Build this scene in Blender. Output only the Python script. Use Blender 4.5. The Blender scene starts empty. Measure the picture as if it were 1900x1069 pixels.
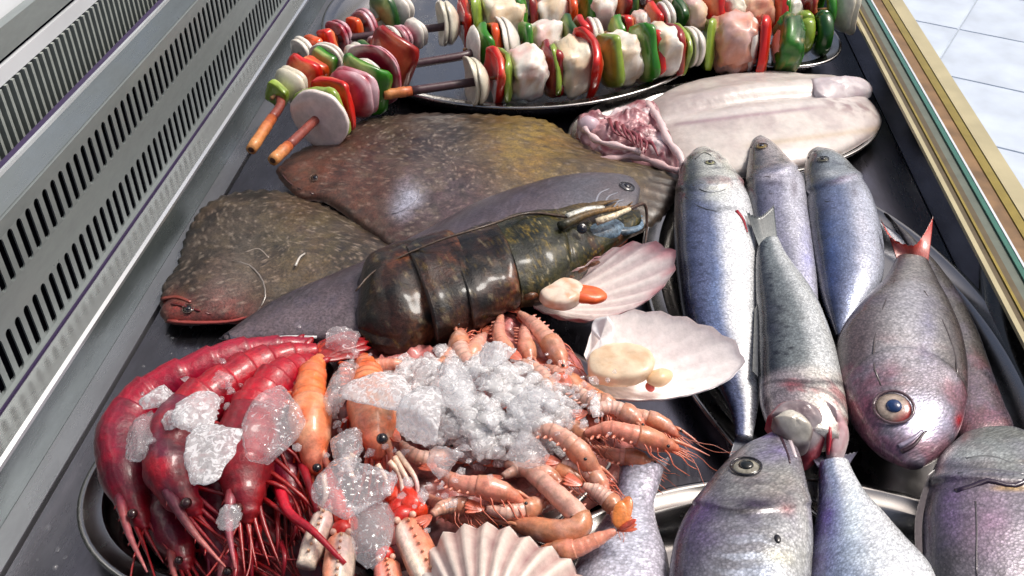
import bpy, bmesh, math, random
import numpy as np
from mathutils import Vector, Matrix, noise
random.seed(7)
C = bpy.context.scene.collection
R = math.radians
sc = bpy.context.scene
# ---------------------------------------------------------------- camera
F = 1800.0; H = 0.5
TH = math.atan(1384/F); PS = math.atan(180/math.hypot(1384, F))
cam = bpy.data.objects.new('camera', bpy.data.cameras.new('camera')); C.objects.link(cam)
cam.location = (0, 0, H); cam.rotation_euler = (math.pi/2-TH, 0, PS)
cam.data.sensor_width = 36; cam.data.lens = F/1900*36; cam.data.clip_start = .01; cam.data.clip_end = 500
sc.camera = cam
# ---------------------------------------------------------------- light
SUN_EL, SUN_AZ = R(58), R(70)        # azimuth measured from +Y towards +X
w = bpy.data.worlds.new("World"); sc.world = w; w.use_nodes = True
nt = w.node_tree; bg = nt.nodes['Background']; sky = nt.nodes.new('ShaderNodeTexSky')
sky.sky_type = 'NISHITA'; sky.sun_disc = False; sky.sun_elevation = SUN_EL; sky.sun_rotation = SUN_AZ
sky.air_density = .7; sky.dust_density = 7.0; sky.ozone_density = .6
nt.links.new(sky.outputs[0], bg.inputs[0]); bg.inputs[1].default_value = .13
sl = bpy.data.lights.new('sun', 'SUN'); sl.energy = 2.9; sl.angle = R(16); sl.color = (1, .96, .9)
so = bpy.data.objects.new('sun', sl); C.objects.link(so)
sd = Vector((math.sin(SUN_AZ)*math.cos(SUN_EL), math.cos(SUN_AZ)*math.cos(SUN_EL), math.sin(SUN_EL)))
so.rotation_euler = sd.to_track_quat('Z', 'Y').to_euler(); so.location = (.5, 1, 2)
sc.view_settings.view_transform = 'Standard'; sc.view_settings.look = 'None'
sc.view_settings.exposure = 0.0; sc.view_settings.gamma = 1
sc.cycles.max_bounces = 12; sc.cycles.transmission_bounces = 8; sc.cycles.transparent_max_bounces = 24; sc.cycles.caustics_refractive = False
sc.cycles.caustics_reflective = False; sc.cycles.sample_clamp_indirect = 4

# ---------------------------------------------------------------- helpers
FW = Vector((-math.sin(PS)*math.cos(TH), math.cos(PS)*math.cos(TH), -math.sin(TH)))
RT = Vector((math.cos(PS), math.sin(PS), 0)); UP = RT.cross(FW)
EYE = Vector((0, 0, H))
def P(u, v, z=0.0):
    r = FW + RT*((u-950)/F) - UP*((v-534.5)/F)
    return EYE + r*((z-H)/r.z)
def proj(p):
    d = Vector(p)-EYE; f = d.dot(FW)
    return 950+F*d.dot(RT)/f, 534.5-F*d.dot(UP)/f
def mpp(u, v, z=0.0):
    return (P(u+1, v, z)-P(u-1, v, z)).length/2
def lin(h):
    if isinstance(h, str):
        c = [int(h[i:i+2], 16)/255 for i in (0, 2, 4)]
    else: c = [x/255 for x in h]
    return [((x+.055)/1.055)**2.4 if x > .04045 else x/12.92 for x in c]
def mix(a, b, t):
    t = max(0., min(1., t)); return [a[i]*(1-t)+b[i]*t for i in range(3)]
def sst(a, b, x):
    t = max(0., min(1., (x-a)/(b-a))); return t*t*(3-2*t)
def nz(p, s, o=0.): return noise.noise(Vector((p[0]*s+o, p[1]*s-o, p[2]*s+o*.7)))
def fbm(p, s, o=0., n=4):
    v = 0; a = .5
    for i in range(n):
        v += a*nz(p, s, o+i*7.3); s *= 2.1; a *= .55
    return v
def cr(pts, n):
    """Catmull-Rom through Vectors, n samples, roughly even"""
    pts = [Vector(p) for p in pts]
    if len(pts) == 2: return [pts[0].lerp(pts[1], i/(n-1)) for i in range(n)]
    q = [2*pts[0]-pts[1]]+pts+[2*pts[-1]-pts[-2]]
    L = [0]
    for i in range(len(pts)-1): L.append(L[-1]+(pts[i+1]-pts[i]).length)
    out = []
    k = 0
    for i in range(n):
        d = L[-1]*i/(n-1)
        while k < len(pts)-2 and d > L[k+1]: k += 1
        t = (d-L[k])/max(1e-9, L[k+1]-L[k]); a, b, c, e = q[k], q[k+1], q[k+2], q[k+3]
        out.append(.5*((2*b)+(c-a)*t+(2*a-5*b+4*c-e)*t*t+(3*b-a-3*c+e)*t**3))
    return out
def cr1(vals, t):
    """1D piecewise smooth interpolation of (t, value) list"""
    if t <= vals[0][0]: return vals[0][1]
    for (a, x), (b, y) in zip(vals, vals[1:]):
        if t <= b: return x+(y-x)*sst(a, b, t)
    return vals[-1][1]

BASE = {}
def empty(name, loc, label=None, cat=None, group=None, kind=None):
    o = bpy.data.objects.new(name, None); o.empty_display_size = .02; C.objects.link(o); o.location = loc
    BASE[o.name] = Vector(loc); tag(o, label, cat, group, kind); return o
def tag(o, label=None, cat=None, group=None, kind=None):
    for k, v in (('label', label), ('category', cat), ('group', group), ('kind', kind)):
        if v: o[k] = v
    return o
def mesh(name, vs, fs, mat, parent=None, cols=None, uvs=None, smooth=True, base=None):
    if parent is not None: b = BASE[parent.name]
    elif base is not None: b = Vector(base)
    else:
        b = Vector((0, 0, 0))
        if vs:
            for p in vs: b += Vector(p)
            b /= len(vs)
            b.z = min(p[2] for p in vs)
    me = bpy.data.meshes.new(name)
    me.from_pydata([tuple(Vector(p)-b) for p in vs], [], fs)
    if smooth: me.polygons.foreach_set('use_smooth', [True]*len(me.polygons))
    if cols is not None:
        a = me.color_attributes.new('Col', 'FLOAT_COLOR', 'POINT')
        a.data.foreach_set('color', [x for c in cols for x in (c[0], c[1], c[2], 1)])
    if uvs is not None:
        l = me.uv_layers.new(name='UV'); idx = np.zeros(len(me.loops), dtype=np.int32)
        me.loops.foreach_get('vertex_index', idx)
        l.data.foreach_set('uv', np.array(uvs, dtype=np.float32)[idx].ravel())
    me.materials.append(mat); me.update()
    o = bpy.data.objects.new(name, me); C.objects.link(o)
    if parent is not None: o.parent = parent; BASE[o.name] = b
    else: o.location = b; BASE[o.name] = b
    if parent is not None and parent.type == 'MESH': pass
    return o
def child_of_mesh(o): return o
class MB:
    def __init__(s): s.v = []; s.f = []; s.c = []; s.u = []
    def add(s, vs, fs, col=None, uvs=None):
        n = len(s.v); s.v += [Vector(p) for p in vs]; s.f += [tuple(i+n for i in f) for f in fs]
        if col is not None: s.c += (col if len(col) == len(vs) and not isinstance(col[0], float) else [col]*len(vs))
        else: s.c += [[1, 1, 1]]*len(vs)
        s.u += uvs if uvs else [(0, 0)]*len(vs)
    def box(s, a, b, col=None):
        x0, y0, z0 = a; x1, y1, z1 = b
        s.add([(x0,y0,z0),(x1,y0,z0),(x1,y1,z0),(x0,y1,z0),(x0,y0,z1),(x1,y0,z1),(x1,y1,z1),(x0,y1,z1)],
              [(0,3,2,1),(4,5,6,7),(0,1,5,4),(1,2,6,5),(2,3,7,6),(3,0,4,7)], col)
    def tube(s, pts, r0, r1=None, n=6, col=None, col2=None, flat=1.0, steps=None):
        r1 = r0 if r1 is None else r1
        if steps: pts = cr(pts, steps)
        pts = [Vector(p) for p in pts]; m = len(pts); vs = []; fs = []; cs = []
        up = Vector((0, 0, 1)); prev = None
        for i, p in enumerate(pts):
            t = (pts[min(i+1, m-1)]-pts[max(i-1, 0)])
            t = t.normalized() if t.length > 1e-9 else Vector((1, 0, 0))
            if prev is None: a = t.cross(up if abs(t.z) < .9 else Vector((1, 0, 0))).normalized()
            else: a = (prev-t*prev.dot(t)).normalized()
            prev = a; b = t.cross(a)
            r = (r0(i/(m-1)) if callable(r0) else r0+(r1-r0)*i/(m-1))
            for k in range(n):
                an = 2*math.pi*k/n; vs.append(p+a*math.cos(an)*r+b*math.sin(an)*r*flat)
                if col is not None: cs.append(mix(col, col2 or col, i/(m-1)))
        for i in range(m-1):
            for k in range(n):
                k2 = (k+1) % n; fs.append((i*n+k, i*n+k2, (i+1)*n+k2, (i+1)*n+k))
        fs.append(tuple(range(n-1, -1, -1))); fs.append(tuple((m-1)*n+k for k in range(n)))
        s.add(vs, fs, cs if col is not None else None)
    def build(s, name, mat, parent=None, smooth=True, base=None):
        return mesh(name, s.v, s.f, mat, parent, s.c, s.u, smooth, base)
def grid_faces(m, n, closed=True):
    fs = []
    for i in range(m-1):
        for k in range(n if closed else n-1):
            k2 = (k+1) % n; fs.append((i*n+k, i*n+k2, (i+1)*n+k2, (i+1)*n+k))
    return fs
def blob(c, ax, r, e=(1, 1), n=14, m=9, amp=0., ns=60., seed=0., bend=0., bend2=0.):
    """superellipsoid lump: ax = 3 axes, r = 3 radii; returns verts, faces"""
    X, Y, Z = [Vector(a).normalized() for a in ax]; c = Vector(c); vs = []
    def sp(x, p): return math.copysign(abs(x)**p, x)
    for i in range(m+1):
        th = -math.pi/2+math.pi*i/m
        for k in range(n):
            ph = 2*math.pi*k/n
            x = sp(math.cos(th), e[0])*sp(math.cos(ph), e[1])*r[0]; y = sp(math.cos(th), e[0])*sp(math.sin(ph), e[1])*r[1]; z = sp(math.sin(th), e[0])*r[2]
            z += bend*x*x+bend2*y*y
            p = c+X*x+Y*y+Z*z
            if amp:
                d = Vector((x, y, z)); q = d.normalized()
                p += (X*q.x+Y*q.y+Z*q.z)*amp*fbm(d, ns, seed+5.5, 3)*2
            vs.append(p)
    return vs, grid_faces(m+1, n)

# ---------------------------------------------------------------- materials
def nodes(name):
    m = bpy.data.materials.new(name); m.use_nodes = True; t = m.node_tree
    return m, t, t.nodes['Principled BSDF'], t.nodes.new, t.links.new
def sset(b, **k):
    for a, v in k.items():
        b.inputs[{'rough': 'Roughness', 'metal': 'Metallic', 'coat': 'Coat Weight', 'coatr': 'Coat Roughness', 'sss': 'Subsurface Weight',
                  'trans': 'Transmission Weight', 'ior': 'IOR', 'spec': 'Specular IOR Level', 'aniso': 'Anisotropic'}[a]].default_value = v
def organic(name, rough=.4, metal=0., coat=.3, sss=0., vs=0, va=.3, ns=300, na=.3, bump=.3, bd=.001, uv=False, spark=0, tint=None, coatr=.12):
    """vertex colour x procedural scale/noise variation, with matching fine relief"""
    m, t, b, N, L = nodes(name)
    at = N('ShaderNodeAttribute'); at.attribute_name = 'Col'
    tc = N('ShaderNodeTexCoord'); co = tc.outputs['UV' if uv else 'Object']
    nn = N('ShaderNodeTexNoise'); nn.inputs['Scale'].default_value = ns; nn.inputs['Detail'].default_value = 5; nn.inputs['Roughness'].default_value = .7
    L(tc.outputs['Object'], nn.inputs['Vector'])
    mr = N('ShaderNodeMapRange'); mr.inputs[1].default_value = .3; mr.inputs[2].default_value = .7; mr.inputs[3].default_value = 1-na; mr.inputs[4].default_value = 1+na
    L(nn.outputs['Fac'], mr.inputs[0]); fac = mr.outputs[0]; h = nn.outputs['Fac']
    if vs:
        vo = N('ShaderNodeTexVoronoi'); vo.inputs['Scale'].default_value = vs; L(co, vo.inputs['Vector'])
        m2 = N('ShaderNodeMapRange'); m2.inputs[1].default_value = 0; m2.inputs[2].default_value = .7; m2.inputs[3].default_value = 1+va; m2.inputs[4].default_value = 1-va
        L(vo.outputs['Distance'], m2.inputs[0])
        sp = N('ShaderNodeSeparateColor'); L(vo.outputs['Color'], sp.inputs[0])
        m3 = N('ShaderNodeMapRange'); m3.inputs[3].default_value = 1-va; m3.inputs[4].default_value = 1+va; L(sp.outputs[0], m3.inputs[0])
        mu = N('ShaderNodeMath'); mu.operation = 'MULTIPLY'; L(m2.outputs[0], mu.inputs[0]); L(m3.outputs[0], mu.inputs[1])
        mu2 = N('ShaderNodeMath'); mu2.operation = 'MULTIPLY'; L(mu.outputs[0], mu2.inputs[0]); L(fac, mu2.inputs[1]); fac = mu2.outputs[0]
        ad = N('ShaderNodeMath'); ad.operation = 'SUBTRACT'; L(nn.outputs['Fac'], ad.inputs[0]); L(vo.outputs['Distance'], ad.inputs[1]); h = ad.outputs[0]
    vm = N('ShaderNodeVectorMath'); vm.operation = 'SCALE'; L(at.outputs['Color'], vm.inputs[0]); L(fac, vm.inputs['Scale'])
    colout = vm.outputs[0]
    if tint:
        n2 = N('ShaderNodeTexNoise'); n2.inputs['Scale'].default_value = tint[2]; n2.inputs['Detail'].default_value = 3; L(tc.outputs['Object'], n2.inputs['Vector'])
        cra = N('ShaderNodeMapRange'); cra.inputs[1].default_value = .45; cra.inputs[2].default_value = .7; cra.inputs[4].default_value = tint[1]; L(n2.outputs['Fac'], cra.inputs[0])
        mx = N('ShaderNodeMix'); mx.data_type = 'RGBA'; mx.blend_type = 'MULTIPLY'; L(cra.outputs[0], mx.inputs[0]); L(colout, mx.inputs[6]); mx.inputs[7].default_value = (*tint[0], 1); colout = mx.outputs[2]
    L(colout, b.inputs['Base Color'])
    bp = N('ShaderNodeBump'); bp.inputs['Strength'].default_value = bump; bp.inputs['Distance'].default_value = bd; L(h, bp.inputs['Height']); L(bp.outputs[0], b.inputs['Normal'])
    if spark:
        m4 = N('ShaderNodeMapRange'); m4.inputs[1].default_value = .35; m4.inputs[2].default_value = .65; m4.inputs[3].default_value = rough-spark; m4.inputs[4].default_value = rough+spark
        L(nn.outputs['Fac'], m4.inputs[0]); L(m4.outputs[0], b.inputs['Roughness'])
    sset(b, metal=metal, coat=coat, coatr=coatr, sss=sss)
    if not spark: sset(b, rough=rough)
    b.inputs['Subsurface Radius'].default_value = (.006, .003, .002); b.inputs['Subsurface Scale'].default_value = 1.0
    return m
def steel(name, col=(.55, .57, .6), rough=.22, ns=40, st=(1, .03, 1), wear=.25, metal=1.0, bump=.05):
    m, t, b, N, L = nodes(name)
    tc = N('ShaderNodeTexCoord'); mp = N('ShaderNodeMapping'); mp.inputs['Scale'].default_value = st; L(tc.outputs['Object'], mp.inputs[0])
    n = N('ShaderNodeTexNoise'); n.inputs['Scale'].default_value = ns*8; n.inputs['Detail'].default_value = 4; L(mp.outputs[0], n.inputs['Vector'])
    n2 = N('ShaderNodeTexNoise'); n2.inputs['Scale'].default_value = 9; n2.inputs['Detail'].default_value = 6; n2.inputs['Roughness'].default_value = .65; mp2 = N('ShaderNodeMapping'); mp2.inputs['Scale'].default_value = (2.5, .8, 2.5); L(tc.outputs['Object'], mp2.inputs[0]); L(mp2.outputs[0], n2.inputs['Vector'])
    a = N('ShaderNodeMapRange'); a.inputs[1].default_value = .3; a.inputs[2].default_value = .7; a.inputs[3].default_value = rough*.6; a.inputs[4].default_value = rough*1.6; L(n2.outputs['Fac'], a.inputs[0])
    s = N('ShaderNodeMath'); s.operation = 'MULTIPLY_ADD'; L(n.outputs['Fac'], s.inputs[0]); s.inputs[1].default_value = .12; L(a.outputs[0], s.inputs[2]); L(s.outputs[0], b.inputs['Roughness'])
    c = N('ShaderNodeMapRange'); c.inputs[1].default_value = .3; c.inputs[2].default_value = .75; c.inputs[3].default_value = 1; c.inputs[4].default_value = 1-wear; L(n2.outputs['Fac'], c.inputs[0])
    v = N('ShaderNodeVectorMath'); v.operation = 'SCALE'; v.inputs[0].default_value = col; L(c.outputs[0], v.inputs['Scale']); L(v.outputs[0], b.inputs['Base Color'])
    bp = N('ShaderNodeBump'); bp.inputs['Strength'].default_value = bump; bp.inputs['Distance'].default_value = .001; L(n.outputs['Fac'], bp.inputs['Height']); L(bp.outputs[0], b.inputs['Normal'])
    sset(b, metal=metal); return m
def plain(name, col, rough=.4, metal=0., ns=80, na=.12, coat=0., bump=.1):
    m, t, b, N, L = nodes(name)
    tc = N('ShaderNodeTexCoord'); n = N('ShaderNodeTexNoise'); n.inputs['Scale'].default_value = ns; n.inputs['Detail'].default_value = 4; L(tc.outputs['Object'], n.inputs['Vector'])
    a = N('ShaderNodeMapRange'); a.inputs[1].default_value = .3; a.inputs[2].default_value = .7; a.inputs[3].default_value = 1-na; a.inputs[4].default_value = 1+na; L(n.outputs['Fac'], a.inputs[0])
    v = N('ShaderNodeVectorMath'); v.operation = 'SCALE'; v.inputs[0].default_value = col; L(a.outputs[0], v.inputs['Scale']); L(v.outputs[0], b.inputs['Base Color'])
    bp = N('ShaderNodeBump'); bp.inputs['Strength'].default_value = bump; bp.inputs['Distance'].default_value = .001; L(n.outputs['Fac'], bp.inputs['Height']); L(bp.outputs[0], b.inputs['Normal'])
    sset(b, rough=rough, metal=metal, coat=coat); return m
def ice_mat(name, frost_glint=.35, col=(.93, .96, 1)):
    """clear facets with frosted patches and painted white glint flecks: see-through, mirror-like and diffuse shares mixed by noise"""
    m, t, b, N, L = nodes(name); t.nodes.remove(b); out = t.nodes['Material Output']
    tc = N('ShaderNodeTexCoord'); n = N('ShaderNodeTexNoise'); n.inputs['Scale'].default_value = 230; n.inputs['Detail'].default_value = 4; n.inputs['Distortion'].default_value = 1.6; L(tc.outputs['Object'], n.inputs['Vector'])
    a = N('ShaderNodeMapRange'); a.inputs[1].default_value = .70-frost_glint*.35; a.inputs[2].default_value = .80-frost_glint*.35; a.inputs[3].default_value = .08+frost_glint*.42; a.inputs[4].default_value = .92; L(n.outputs['Fac'], a.inputs[0])  # narrow noise step paints bright glint flecks into the diffuse share
    vo = N('ShaderNodeTexVoronoi'); vo.inputs['Scale'].default_value = 260; L(tc.outputs['Object'], vo.inputs['Vector'])
    bp = N('ShaderNodeBump'); bp.inputs['Strength'].default_value = .9; bp.inputs['Distance'].default_value = .002; L(vo.outputs['Distance'], bp.inputs['Height'])
    tr = N('ShaderNodeBsdfTransparent'); tr.inputs[0].default_value = (1, 1, 1, 1)
    gl = N('ShaderNodeBsdfGlossy'); gl.inputs['Roughness'].default_value = .08; L(bp.outputs[0], gl.inputs['Normal'])
    rf = N('ShaderNodeBsdfRefraction'); rf.inputs['IOR'].default_value = 1.12; rf.inputs['Roughness'].default_value = .05; L(bp.outputs[0], rf.inputs['Normal'])
    m0 = N('ShaderNodeMixShader'); m0.inputs[0].default_value = .06; L(tr.outputs[0], m0.inputs[1]); L(rf.outputs[0], m0.inputs[2])
    fr = N('ShaderNodeFresnel'); fr.inputs['IOR'].default_value = 1.5; L(bp.outputs[0], fr.inputs['Normal'])
    ge = N('ShaderNodeNewGeometry'); ib = N('ShaderNodeMath'); ib.operation = 'SUBTRACT'; ib.inputs[0].default_value = 1; L(ge.outputs['Backfacing'], ib.inputs[1]); fm = N('ShaderNodeMath'); fm.operation = 'MULTIPLY'; L(ib.outputs[0], fm.inputs[0]); L(fr.outputs[0], fm.inputs[1])
    m1 = N('ShaderNodeMixShader'); L(fm.outputs[0], m1.inputs[0]); L(m0.outputs[0], m1.inputs[1]); L(gl.outputs[0], m1.inputs[2])
    df = N('ShaderNodeBsdfDiffuse'); df.inputs[0].default_value = (*col, 1)
    tl = N('ShaderNodeBsdfTranslucent'); tl.inputs[0].default_value = (*col, 1)
    m2 = N('ShaderNodeMixShader'); m2.inputs[0].default_value = .45; L(df.outputs[0], m2.inputs[1]); L(tl.outputs[0], m2.inputs[2])
    m3 = N('ShaderNodeMixShader'); L(a.outputs[0], m3.inputs[0]); L(m1.outputs[0], m3.inputs[1]); L(m2.outputs[0], m3.inputs[2])
    L(m3.outputs[0], out.inputs[0]); return m

M = {}
M['silver'] = organic('silver_scales', .30, .35, .55, vs=700, va=.26, ns=520, na=.1, bump=.22, bd=.0005, uv=True, spark=.08, tint=((.85, .9, .95), .15, 40), coatr=.1)
M['bream'] = organic('bream_scales', .32, .25, .5, vs=540, va=.27, ns=420, na=.1, bump=.25, bd=.0006, uv=True, spark=.08, tint=((.92, .92, .9), .2, 40), coatr=.12)
M['smooth'] = organic('wet_skin', .3, .1, .5, ns=160, na=.14, bump=.25)
M['mottled'] = organic('mottled_skin', .4, 0, .4, ns=480, na=.62, bump=.5, bd=.001, tint=((1, .7, .58), .5, 22), coatr=.3)
M['shell_fish'] = organic('wet_crustacean_shell', .34, 0, .4, sss=.1, ns=330, na=.3, bump=.5, bd=.001, coatr=.14, tint=((.8, .5, .75), .5, 60))
M['red_shell'] = organic('red_prawn_shell', .36, 0, .35, sss=.03, ns=260, na=.35, bump=.6, bd=.0012, coatr=.14, tint=((.62, .5, 1.0), .75, 45))
M['lobster'] = organic('dark_lobster_shell', .36, 0, .28, ns=340, na=.8, bump=.7, bd=.001, coatr=.14); M['lobster'].node_tree.nodes['Principled BSDF'].inputs['Specular IOR Level'].default_value = .3
M['flesh'] = organic('raw_flesh', .42, 0, .3, sss=.12, ns=120, na=.12, bump=.35, bd=.0012, coatr=.15)
M['veg'] = organic('cut_vegetable', .28, 0, .45, sss=.05, ns=140, na=.14, bump=.2, bd=.001, coatr=.1)
M['scallop'] = organic('scallop_shell', .45, 0, .15, ns=180, na=.14, bump=.3, bd=.001)
M['fin'] = organic('fin_membrane', .4, 0, .4, ns=300, na=.25, bump=.3)
M['eye'] = organic('eye_gloss', .16, 0, .45, ns=500, na=.35, bump=.15, coatr=.06)
M['bamboo'] = organic('bamboo_stick', .45, 0, .15, ns=200, na=.3, bump=.3)
M['ice'] = ice_mat('clear_ice', .26); M['ice_white'] = ice_mat('frosted_ice', .62, (.93,.95,.97)); M['ice_heap'] = ice_mat('crushed_ice', .54, (.97,.97,.98))
M['bed'] = steel('bed_steel', (.30, .29, .34), .2, wear=.65)
M['wallsteel'] = steel('side_steel', (.36, .40, .39), .24, wear=.55)
M['rail'] = steel('rail_steel', (.80, .83, .83), .2, wear=.4, metal=.85)
M['railface'] = steel('rail_face_steel', (.31, .37, .37), .2, wear=.6, metal=.8)
M['vent'] = steel('painted_vent_metal', (.30, .34, .34), .34, wear=.4, metal=.45)
M['platter'] = steel('platter_steel', (.40, .39, .38), .17, st=(1, 1, 1), ns=12, wear=.15, bump=.02)
M['black'] = plain('vent_cavity', (.002, .002, .004), 1); M['black'].node_tree.nodes['Principled BSDF'].inputs['Specular IOR Level'].default_value = 0; M['purple'] = plain('purple_plastic_seam', (.035, .02, .07), .4)
M['white'] = plain('white_painted_panel', (.60, .63, .66), .35, ns=6); M['finbar'] = plain('vent_bar_grey', (.3, .33, .31), .4)
M['cream'] = plain('cream_trim', (.42, .37, .22), .4, ns=30); M['gold'] = plain('brass_strip', (.34, .26, .06), .3, metal=.5)
M['bronze'] = plain('bronze_strip', (.13, .10, .055), .35, metal=.4); M['wood'] = plain('orange_brown_trim', (.21, .12, .05), .4, ns=40, na=.35)
M['green'] = plain('green_glass_edge', (.01, .13, .08), .1, coat=1); M['greygreen'] = plain('grey_green_gasket', (.12, .14, .11), .4)
M['tile'] = plain('pale_floor_tile', (.50, .57, .66), .4, ns=7, na=.14); M['grout'] = plain('floor_grout', (.36, .41, .47), .8)

def glass_mat():
    m, t, b, N, L = nodes('case_glass'); b.inputs['Base Color'].default_value = (.9, .97, .94, 1); sset(b, trans=1, rough=.02, ior=1.45); return m

# ================================================================ the display case and surroundings
Y0, Y1 = .10, 2.3
def prism(prof, y0, y1, ny=1):
    vs = []; 
    for j in range(ny+1):
        y = y0+(y1-y0)*j/ny; vs += [Vector((x, y, z)) for x, z in prof]
    n = len(prof); fs = grid_faces(ny+1, n)
    fs.append(tuple(range(n))); fs.append(tuple(ny*n+k for k in range(n-1, -1, -1)))
    return vs, fs
case = empty('display_case', (0, .1, -.1), 'long stainless steel refrigerated display case with slotted left side and brass edged right side', 'display case')
def strip(name, prof, mat, parent=case, y0=Y0, y1=Y1, smooth=False):
    vs, fs = prism(prof, y0, y1); return mesh(name, vs, fs, mat, parent, smooth=smooth)
strip('bed', [(-.337, 0), (.330, 0), (.330, -.02), (-.337, -.02)], M['bed'])
M['edge'] = steel('bed_edge_steel', (.43, .43, .47), .24, wear=.5, metal=.85); strip('bed_edge', [(-.3555, .003), (-.339, .003), (-.339, -.02), (-.3555, -.02)], M['edge'])
strip('rail_face', [(-.358, -.02), (-.3557, -.004), (-.3557, .0345), (-.358, .0345)], M['railface'])
strip('rail_cap', [(-.3765, .035), (-.3765, .0385), (-.375, .0395), (-.357, .0395), (-.3545, .038), (-.3545, .035)], M['rail'])
strip('seam', [(-.3775, .030), (-.3785, .0415), (-.377, .0415), (-.3767, .03)], M['purple'])
VX = -.377
def zl(xb): return .5*(1+VX/xb)      # height where an upright plane at VX meets the sight line
z1, z2, z3, z4, zD = .0462, .0813, .1035, .1368, .1466
for a, b in ((.0400, z1), (z2, z3), (z4, zD)):
    strip('vent_panel', [(VX-.003, a), (VX-.003, b), (VX, b), (VX, a)], M['vent'])
strip('vent_back', [(VX-.022, -.08), (VX-.022, .15), (VX-.018, .15), (VX-.018, -.08)], M['black'])  # near-black matte sheet stands in for the shade behind the slots
# slot bars: ends widen so the slots keep round ends
def barmesh(h, wid, pitch):
    pr = []
    r = (pitch-wid)/2
    for i in range(5):
        a = math.pi/2*i/4; pr.append((pitch/2-r*math.sin(a), -h/2+r*(1-math.cos(a))*1.0))
    pts = [(-x, y) for x, y in pr]+[(x, y) for x, y in reversed(pr)]
    top = [(x, -y) for x, y in pts]
    ring = [(x, z) for x, z in pts][:5][::1]
    left = [(-x, y) for x, y in pr]; left += [(x, -y) for x, y in reversed(left)]
    right = [(-x, y) for x, y in reversed(left)]
    poly_l, poly_r = left, [(-x, y) for x, y in left]
    m = len(poly_l); vs = []
    for x in (0, -.0012):
        vs += [(x, y, z) for y, z in poly_l]+[(x, y, z) for y, z in poly_r]
    fs = []
    for i in range(m-1):
        fs.append((i, i+1, m+i+1, m+i)); fs.append((i, 2*m+i, 2*m+i+1, i+1)); fs.append((m+i, m+i+1, 3*m+i+1, 3*m+i))
    me = bpy.data.meshes.new('vent_bar'); me.from_pydata(vs, [], fs); me.materials.append(M['vent']); return me
PITCH = .0126
for (za, zb) in ((z1, z2), (z3, z4)):
    me = barmesh(zb-za, PITCH*.46, PITCH)
    for i in range(96):
        o = bpy.data.objects.new('vent_bar', me); C.objects.link(o); o.parent = case
        o.location = Vector((VX, .42+PITCH*(i+.5), (za+zb)/2))-BASE[case.name]
strip('upper_plate', [(VX-.002, zD+.0005), (VX-.012, .161), (VX-.015, .161), (VX-.006, zD+.0005)], M['wallsteel'])
strip('upper_lip', [(VX-.0105, .1612), (VX-.0115, .1632), (VX-.0135, .1635), (VX-.016, .1612)], M['rail'])
strip('lip_seam', [(VX-.0165, .155), (VX-.0165, .1605), (VX-.022, .1605), (VX-.022, .155)], M['purple'])
GX = -.43
grille = empty('air_grille', (GX, .4, .14), 'upper grille of closely spaced upright bars behind the steel lip', 'air grille')
strip('grille_back', [(GX-.02, .02), (GX-.02, .2), (GX-.012, .2), (GX-.012, .02)], M['black'], grille)  # black sheet gives the shade between the grille bars
gm = MB(); gm.box((-.003, -.0016, 0), (.003, .0016, .062)); 
gme = None
for i in range(134):
    if gme is None:
        o = gm.build('grille_bar', M['finbar'], None, False, base=(0, 0, 0)); gme = o.data
    else: o = bpy.data.objects.new('grille_bar', gme); C.objects.link(o)
    o.parent = grille; o.location = Vector((GX, .30+.0095*i, .118))-BASE[grille.name]
strip('grille_header', [(GX-.006, .1805), (GX-.006, .1925), (GX+.001, .1925), (GX+.001, .1805)], M['white'], grille)
wp = empty('wall_panel', (GX-.02, .4, .19), 'plain white panel above the air grille at the upper left', 'panel')
strip('header_seam', [(GX-.008, .193), (GX-.008, .196), (GX-.002, .196), (GX-.002, .193)], M['black'], wp)
strip('panel_board', [(GX-.012, .1965), (GX-.06, .40), (GX-.07, .40), (GX-.02, .1965)], M['white'], wp)
strip('panel_trim', [(GX+.0005, .1965), (GX-.0015, .215), (GX-.010, .215), (GX-.010, .1965)], M['vent'], wp)
# right side: low steel wall with glass, then trims
M['mirror'] = steel('polished_side_steel', (.16, .17, .15), .05, wear=.3, bump=.01); strip('side_wall', [(.331, 0), (.323, .046), (.327, .046), (.335, 0)], M['mirror'])
def band(name, a, b, za, zb, mat): return strip(name, [(a, za), (a, zb), (b, zb), (b, za)], mat)
k = .9
band('inner_rail', .3205, .3245, .0465, .0500, M['cream'])
band('rail_strip', .3247, .3295, .0465, .0490, M['bronze'])
band('rail_strip', .3297, .3318, .0465, .0502, M['gold'])
band('rail_strip', .3320, .3375, .0465, .0492, M['bronze'])
band('gasket', .3377, .3455, .0465, .0484, M['greygreen'])
band('glass_edge', .3457, .3500, .0465, .0503, M['green'])
band('white_line', .3502, .3522, .0465, .0509, M['white'])
band('wood_trim', .3524, .3640, .0465, .0496, M['wood'])
band('rail_strip', .3642, .3722, .0465, .0507, M['gold'])
band('dark_groove', .3724, .3738, .0465, .0488, M['black'])
band('outer_trim', .3740, .3900, .0465, .0502, M['cream'])
strip('outer_side', [(.330, -.02), (.3895, .046), (.3895, -.5), (.330, -.5)], M['white'])
# small screws on the wood trim
for v_, u_ in ((50, 1672), (276, 1804)):
    sb = MB(); c0 = P(u_, v_, .0496); vs, fs = blob(c0, ((1,0,0),(0,1,0),(0,0,1)), (.0022, .0022, .0009)); sb.add(vs, fs, [.2,.15,.1]); sb.build('screw', M['bronze'], case)
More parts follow.
